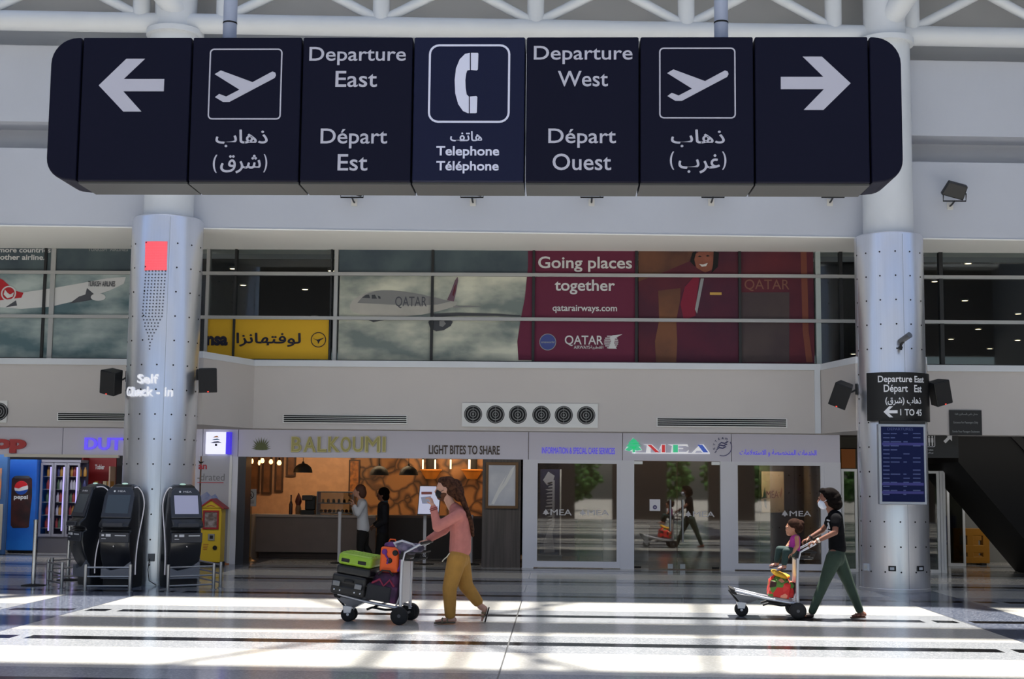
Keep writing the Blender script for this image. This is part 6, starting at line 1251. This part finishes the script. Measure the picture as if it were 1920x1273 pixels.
mb = MB(); mb.cap(P(717, 1000), P(717, 1006), .13, .13, (1, 1.3, 1)); chain(mb, [P(716, 1006, -.1), k1, a1+(k1-a1)*.1], [.125, .085, .064]); chain(mb, [P(718, 1006, .1), k2, a2+(k2-a2)*.1], [.125, .085, .064]); blob(mb, 'trousers', m_tb, bm, .011, 4)
mb = MB(); mb.ell(P(720, 923), (.125, .11, .115)); mb.ell(P(723, 931), (.085, .105, .1)); blob(mb, 'hair', m_hb, bm, .01, 2)
mb = MB(); mb.tube([P(719, 942)+Vector((.075*math.cos(a), .08*math.sin(a), .02*math.cos(a))) for a in [i*PI/8 for i in range(16)]], .028, 8, True); mb.build('scarf', M('scarf_teal', (58, 84, 104), .8), bm, smooth=True)
for H_, T_ in ((H1, T1), (H2, T2)): mb = MB(); mb.cap(H_, T_, .05, .038, (1, 1.15, 1)); blob(mb, 'shoe', m_tb, bm, .01, 3)
# ================================================================== LUGGAGE TROLLEYS
m_tube = M('trolley_alu', (192, 194, 202), .3, .75); m_rub = M('rubber_black', (20, 20, 22), .7); m_wg = M('wheel_grey', (88, 88, 92), .5)
def trolley(loc, rz, lab):
    """local: the front points to -x, rear axle at x=0"""
    t = thing('luggage_trolley', lab, 'trolley', (0, 0, 0), 'luggage trolleys')
    def wheel(x, y, r, wd, nm='wheel'):
        q = MB().lathe([(r*.62, -wd/2), (r*.9, -wd/2), (r, -wd*.3), (r, wd*.3), (r*.9, wd/2), (r*.62, wd/2)][::-1], (0, 0, 0), 28)
        R = Matrix.Translation((x, y, r)) @ Matrix.Rotation(PI/2, 4, 'X'); q.v = [R @ v for v in q.v]; q.f = [tuple(f) for f in q.f]; o = q.build(nm, m_rub, t, smooth=True)
        h = MB(); h.T = R; h.lathe([(.001, -wd*.4), (r*.64, -wd*.36), (r*.64, wd*.36), (.001, wd*.4)], n=20); h.lathe([(.001, -wd*.55), (r*.2, -wd*.5), (r*.2, wd*.5), (.001, wd*.55)], n=12); h.build('hub', m_wg if nm == 'wheel' else m_tube, o, smooth=True)
    for s in (-1, 1):
        wheel(0, s*.3, .105, .05); wheel(-.69, s*.065, .085, .035, 'castor')
        MB().tube([(.02, s*.24, .16), (-.02, s*.24, .19), (-.4, s*.225, .25), (-.78, s*.2, .335)], .017, 12).build('side_rail', m_tube, t, smooth=True)
        MB().tube([(.0, s*.25, .14), (0, s*.25, .45), (.01, s*.25, .76)], .021, 14).build('post', m_tube, t, smooth=True)
        MB().tube([(.01, s*.22, .19), (-.06, s*.22, .215), (-.01, s*.23, .34)], .012, 8).build('corner_brace', m_tube, t, smooth=True)
        MB().hexa([(-.05, s*.26-.02, .06), (.06, s*.26-.02, .06), (.06, s*.26+.02, .06), (-.05, s*.26+.02, .06), (-.09, s*.26-.02, .19), (.05, s*.26-.02, .19), (.05, s*.26+.02, .19), (-.09, s*.26+.02, .19)]).build('wheel_fork', m_rub, t, bevel=.006)
        MB().tube([(.02, s*.25, .74), (.04, s*.25, .84), (.24, s*.245, .95)], .014, 10).build('handle_arm', m_tube, t, smooth=True)
        MB().tube([(-.04, s*.17, .17), (-.2, s*.17, .16), (-.36, s*.17, .185), (-.43, s*.17, .16)], .014, 8).build('bumper_arm', m_rub, t, smooth=True)
        MB().hexa([(-.74, s*.065-.028, .1), (-.65, s*.065-.028, .1), (-.65, s*.065+.028, .1), (-.74, s*.065+.028, .1), (-.75, s*.065-.028, .19), (-.63, s*.065-.028, .19), (-.63, s*.065+.028, .19), (-.75, s*.065+.028, .19)]).build('castor_fork', m_tube, t, bevel=.008)
    for x, z in ((-.25, .225), (-.5, .272)): MB().cyl((x, -.23, z), (x, .23, z), .012, n=10).build('cross_bar', m_tube, t, smooth=True)
    MB().cyl((0, -.3, .105), (0, .3, .105), .014, n=10).build('axle', m_gray, t)
    MB().box(-.74, -.04, -.1, .1, 0, .01).build('platform', m_tube, t); pl = [c for c in t.children][-1] if t.children else None
    me = bpy.data.objects[WLname('platform')].data
    for v in me.vertices: v.co.z += .205-(v.co.x)*.155
    MB().hexa([(-.83, -.21, .3), (-.75, -.21, .28), (-.75, .21, .28), (-.83, .21, .3), (-.85, -.21, .38), (-.77, -.21, .35), (-.77, .21, .35), (-.85, .21, .38)]).build('front_bumper', m_rub, t, bevel=.015)
    MB().hexa([(-.68, -.08, .17), (-.6, -.08, .17), (-.6, .08, .17), (-.68, .08, .17), (-.83, -.19, .31), (-.45, -.19, .25), (-.45, .19, .25), (-.83, .19, .31)]).build('front_plate', M('trolley_plate', (150, 152, 158), .4, .5), t)
    MB().tube([(-.84, -.12, .32), (-.72, -.07, .17)], .013, 8).tube([(-.84, .12, .32), (-.72, .07, .17)], .013, 8).build('front_strut', m_rub, t, smooth=True)
    MB().box(-.012, .006, -.205, .205, .24, .74).build('advert_plate', M('trolley_board', (222, 222, 226), .4), t)
    mb = MB(); mb.tube([(.0, -.25, .76), (.2, -.25, .76), (.2, .25, .76), (.0, .25, .76)], .009, 8, True); mb.tube([(.0, -.25, .84), (.24, -.25, .84), (.24, .25, .84), (.0, .25, .84)], .009, 8, True)
    for k in range(6): y = -.22+.088*k; mb.tube([(.03, y, .745), (.2, y, .745), (.24, y, .84)], .004, 6)
    mb.build('basket', m_rub, t)
    MB().box(-.03, .05, -.25, .25, .76, .83).build('basket_panel', m_rub, t, bevel=.01)
    MB().cyl((.25, -.29, .955), (.25, .29, .955), .018, n=14).build('handle_bar', m_rub, t, smooth=True)
    MB().cyl((.2, -.14, .93), (.2, .14, .93), .012, n=10).build('brake_bar', m_tube, t)
    t.location = loc; t.rotation_euler = (0, 0, rz); return t
def WLname(s): return max((o.name for o in bpy.data.objects if o.name.split('.')[0] == s), key=lambda n: (n.count('.'), n))
a = atz(747, 1174); TM = Vector((a.x+.03, 16.5, 0)); RM = math.radians(-7)
trolley(TM, RM, 'luggage trolley stacked with suitcases and bags pushed by the long-haired person')
a = atz(1492, 1163); TW = Vector((a.x+.07, 17.85, 0)); RW = math.radians(-4)
trolley(TW, RW, 'luggage trolley carrying a floral red bag and a seated child')
MM = Matrix.Translation(TM) @ Matrix.Rotation(RM, 4, 'Z'); MW = Matrix.Translation(TW) @ Matrix.Rotation(RW, 4, 'Z')
SL = math.atan(.155)
def deck(M_, x, z=0, y=0): return M_ @ Matrix.Translation((x, y, .222-x*.155+z)) @ Matrix.Rotation(SL, 4, 'Y')
def lbox(T, x0, x1, y0, y1, z0, z1, name, mat, par, bev=.03, seg=3): mb = MB(); mb.T = T; mb.box(x0, x1, y0, y1, z0, z1); return mb.build(name, mat, par, bevel=bev, seg=seg)
m_sb = M('suitcase_black', (24, 24, 26), .45, noise=.2, nscale=30)
T = deck(MM, -.64); t = thing('suitcase', 'black hard suitcase lying flat at the front of the loaded trolley', 'suitcase', T.translation)
lbox(T, -.22, .2, -.3, .3, 0, .12, 'lower_shell', m_sb, t); lbox(T, -.22, .2, -.3, .3, .125, .245, 'upper_shell', m_sb, t); lbox(T, -.215, .195, -.296, .296, .1, .15, 'zip_band', m_rub, t, .01)
for x in (-.15, .12): q = lbox(T, x-.045, x+.045, -.335, -.298, .1, .16, 'latch', m_gray, t, .008)
mb = MB(); mb.T = T; mb.tube([(-.06, -.3, .17), (-.055, -.33, .18), (.045, -.33, .18), (.05, -.3, .17)], .011, 8); mb.build('handle', m_rub, t)
for x in (-.17, -.1, .08, .15): mb = MB(); mb.T = T; mb.ell((x, -.302, .055), (.012, .008, .012), None, 10, 6); mb.build('stud', m_chrome, t)
T = deck(MM, -.585, .247); t = thing('suitcase', 'lime green and black suitcase lying on top of the black suitcase', 'suitcase', T.translation); m_lime = M('suitcase_lime', (138, 176, 46), .5, noise=.04, nscale=10)
lbox(T, -.21, .21, -.28, .28, 0, .11, 'lower_shell', m_sb, t); lbox(T, -.21, .21, -.28, .28, .112, .25, 'upper_shell', m_lime, t, .04, 4)
for x in (-.115, .09): lbox(T, x-.05, x+.05, -.292, -.276, .145, .185, 'latch', m_rub, t, .006)
for k in range(3): lbox(T, -.19, .19, -.2+.14*k, -.14+.14*k, .245, .256, 'shell_rib', m_lime, t, .005)
T = deck(MM, -.235, 0); t = thing('duffel_bag', 'purple and charcoal duffel bag resting against the trolley plate', 'bag', T.translation)
m_pur2 = M('duffel_purple', (92, 46, 84), .8, noise=.3, nscale=7, bump=.4, rgb2=(58, 34, 62)); 
mb = MB(); mb.T = T
mb.box(-.19, .17, -.26, .24, 0, .2); mb.ell((-.01, 0, .22), (.19, .25, .15)); mb.ell((.08, 0, .24), (.1, .24, .14)); 
mb3 = MB(); mb3.v = mb.v; mb3.f = mb.f; blob(mb3, 'bag_body', m_pur2, t, .014, 8)
lbox(T, -.2, .1, -.282, -.24, .005, .19, 'front_pocket', M('pocket_charcoal', (44, 44, 48), .8), t, .03)
mb = MB(); mb.T = T; mb.tube([(-.1, -.2, .3), (-.06, -.22, .36), (.03, -.22, .37), (.08, -.2, .32)], .012, 8); mb.build('handle', m_rub, t)
mb = MB(); mb.T = T; mb.tube([(-.15, -.24, .2), (-.06, -.262, .26), (.0, -.262, .19), (.06, -.26, .27), (.12, -.24, .2)], .014, 8); mb.build('strap', M('strap_magenta', (140, 40, 70), .7), t)
T = MM @ Matrix.Translation((-.175, -.06, .6)) @ Matrix.Rotation(math.radians(3), 4, 'Y'); t = thing('backpack', 'bright orange bag with purple straps standing on the duffel bag', 'bag', T.translation); m_or = M('bag_orange', (236, 92, 26), .6)
lbox(T, -.115, .115, -.12, .12, 0, .3, 'bag_body', m_or, t, .03); m_vi = M('strap_violet', (98, 38, 128), .7)
for x, z, mt_ in ((-.06, .24, m_vi), (.07, .235, m_rub), (.005, .14, m_rub)): mb = MB(); mb.T = T; mb.lathe([(.001, .012), (.028, .01), (.034, 0), (.034, -.012)][::-1], n=18); Rr = T @ Matrix.Translation((x, -.125, z)) @ Matrix.Rotation(PI/2, 4, 'X'); mb.T = None; mb.v = [Rr @ (T.inverted() @ v) for v in mb.v]; mb.build('buckle', mt_, t, smooth=True)
mb = MB(); mb.T = T; mb.tube([(-.05, -.124, .27), (-.04, -.13, .2), (-.005, -.128, .15), (-.02, -.126, .1)], .012, 8); mb.build('strap', m_vi, t)
mb = MB(); mb.T = T; mb.tube([(.11, -.1, .28), (.135, -.1, .2), (.135, -.1, .08), (.11, -.1, .02)], .014, 8); mb.build('shoulder_strap', m_vi, t)
mb = MB(); mb.T = T; mb.ell((-.0, 0, .315), (.1, .1, .045)); blob(mb, 'top_flap', M('flap_violet', (84, 44, 100), .8, noise=.3, nscale=10), t, .009, 3)
mb = MB(); mb.T = T; mb.tube([(-.05, 0, .34), (-.03, 0, .385), (.03, 0, .385), (.05, 0, .34)], .01, 8); mb.build('carry_handle', m_or, t)
T = MM @ Matrix.Translation((.06, -.02, .86)); t = thing('handbag', 'grey and mauve crumpled cloth bag lying in the trolley basket', 'bag', T.translation); mb = MB(); mb.T = T
mb.ell((-.03, -.08, .03), (.15, .13, .07), Matrix.Rotation(.25, 3, 'Y')); mb.ell((.03, .08, .02), (.12, .12, .06)); mb.ell((-.1, -.05, .08), (.07, .1, .04)); blob(mb, 'bag_body', M('bag_mauve', (120, 110, 134), .8, noise=.25, nscale=12, bump=.4, rgb2=(72, 72, 92)), t, .01, 3)
mb = MB(); mb.T = T; mb.tube([(-.14, -.16, .05), (-.16, -.2, .09), (-.06, -.21, .12), (.06, -.18, .08), (.1, -.13, .04)], .013, 8); mb.build('bag_strap', M('strap_silver', (176, 178, 190), .5), t)
# floral bag on the woman's trolley
T = deck(MW, -.2, 0); t = thing('floral_bag', 'red floral bag with a yellow top standing on the child\'s trolley', 'bag', T.translation)
fm_ = bpy.data.materials.new('floral_print'); fm_.use_nodes = True; n = fm_.node_tree.nodes; l = fm_.node_tree.links; tc = n.new('ShaderNodeTexCoord'); vo = n.new('ShaderNodeTexVoronoi'); vo.inputs['Scale'].default_value = 15; l.new(tc.outputs['Object'], vo.inputs['Vector']); bw_ = n.new('ShaderNodeRGBToBW'); l.new(vo.outputs['Color'], bw_.inputs[0])
rp = n.new('ShaderNodeValToRGB'); rp.color_ramp.interpolation = 'CONSTANT'; e = rp.color_ramp.elements; e[0].position = 0; e[0].color = lin((60, 26, 22))+(1,); e[1].position = .3; e[1].color = lin((214, 44, 40))+(1,)
for ps, c_ in ((.55, (224, 60, 54)), (.66, (88, 132, 52)), (.78, (240, 150, 120))): q = e.new(ps); q.color = lin(c_)+(1,)
l.new(bw_.outputs[0], rp.inputs[0]); l.new(rp.outputs[0], n['Principled BSDF'].inputs['Base Color']); n['Principled BSDF'].inputs['Roughness'].default_value = .7
mb = MB(); mb.T = T; mb.box(-.16, .1, -.2, .2, 0, .2); mb.ell((-.03, 0, .17), (.14, .21, .12)); blob(mb, 'bag_body', fm_, t, .011, 6)
mb = MB(); mb.T = T; mb.box(.09, .155, -.16, .16, .02, .22); blob(mb, 'side_pocket', fm_, t, .011, 4)
mb = MB(); mb.T = T; mb.ell((-.05, -.05, .285), (.12, .15, .04), Matrix.Rotation(.3, 3, 'Y')); mb.ell((-.0, .05, .275), (.1, .13, .035)); blob(mb, 'top_cloth', M('cloth_yellow', (222, 170, 46), .8, noise=.2, nscale=8), t, .01, 3)
mb = MB(); mb.T = T; mb.tube([(-.1, -.205, .22), (-.02, -.215, .18), (.06, -.205, .23)], .01, 8); mb.build('strap', M('strap_green', (76, 116, 48), .7), t)
# ---- outdoors behind the viewer (seen only mirrored in the office glass)
random.seed(12); m_lf = M('leaf_green', (64, 104, 44), .8, noise=.4, nscale=5, bump=.6)
tr0 = thing('tree', 'green street tree outdoors, seen only as a reflection', 'tree', (0, 0, 0), 'trees outside the front'); MB().cyl((0, 0, -.3), (0, 0, 3), .16, .1, 12).build('trunk', M('bark', (84, 66, 50), .9), tr0)
mb = MB()
for i in range(520):
    a = random.uniform(0, 2*PI); b = random.uniform(-1, 1); r_ = random.uniform(.55, 1)**.5; q = math.sqrt(1-b*b); mb.ell((2.7*r_*q*math.cos(a)*random.uniform(.8, 1.1), 2.7*r_*q*math.sin(a), 2.6+2.2*r_*b), (random.uniform(.1, .34), random.uniform(.1, .3), random.uniform(.08, .22)), Matrix.Rotation(random.uniform(-.6, .6), 3, 'Y'), 7, 5)
mb.build('crown', m_lf, tr0, smooth=True)
tr0.location = (-6, -44, -.2)
for x, y in ((.4, -45), (6.8, -43), (13.2, -46), (19.6, -44), (26, -45), (-12.6, -43), (-19.2, -45)): dup(tr0, (x, y, -.2), random.uniform(0, 6))
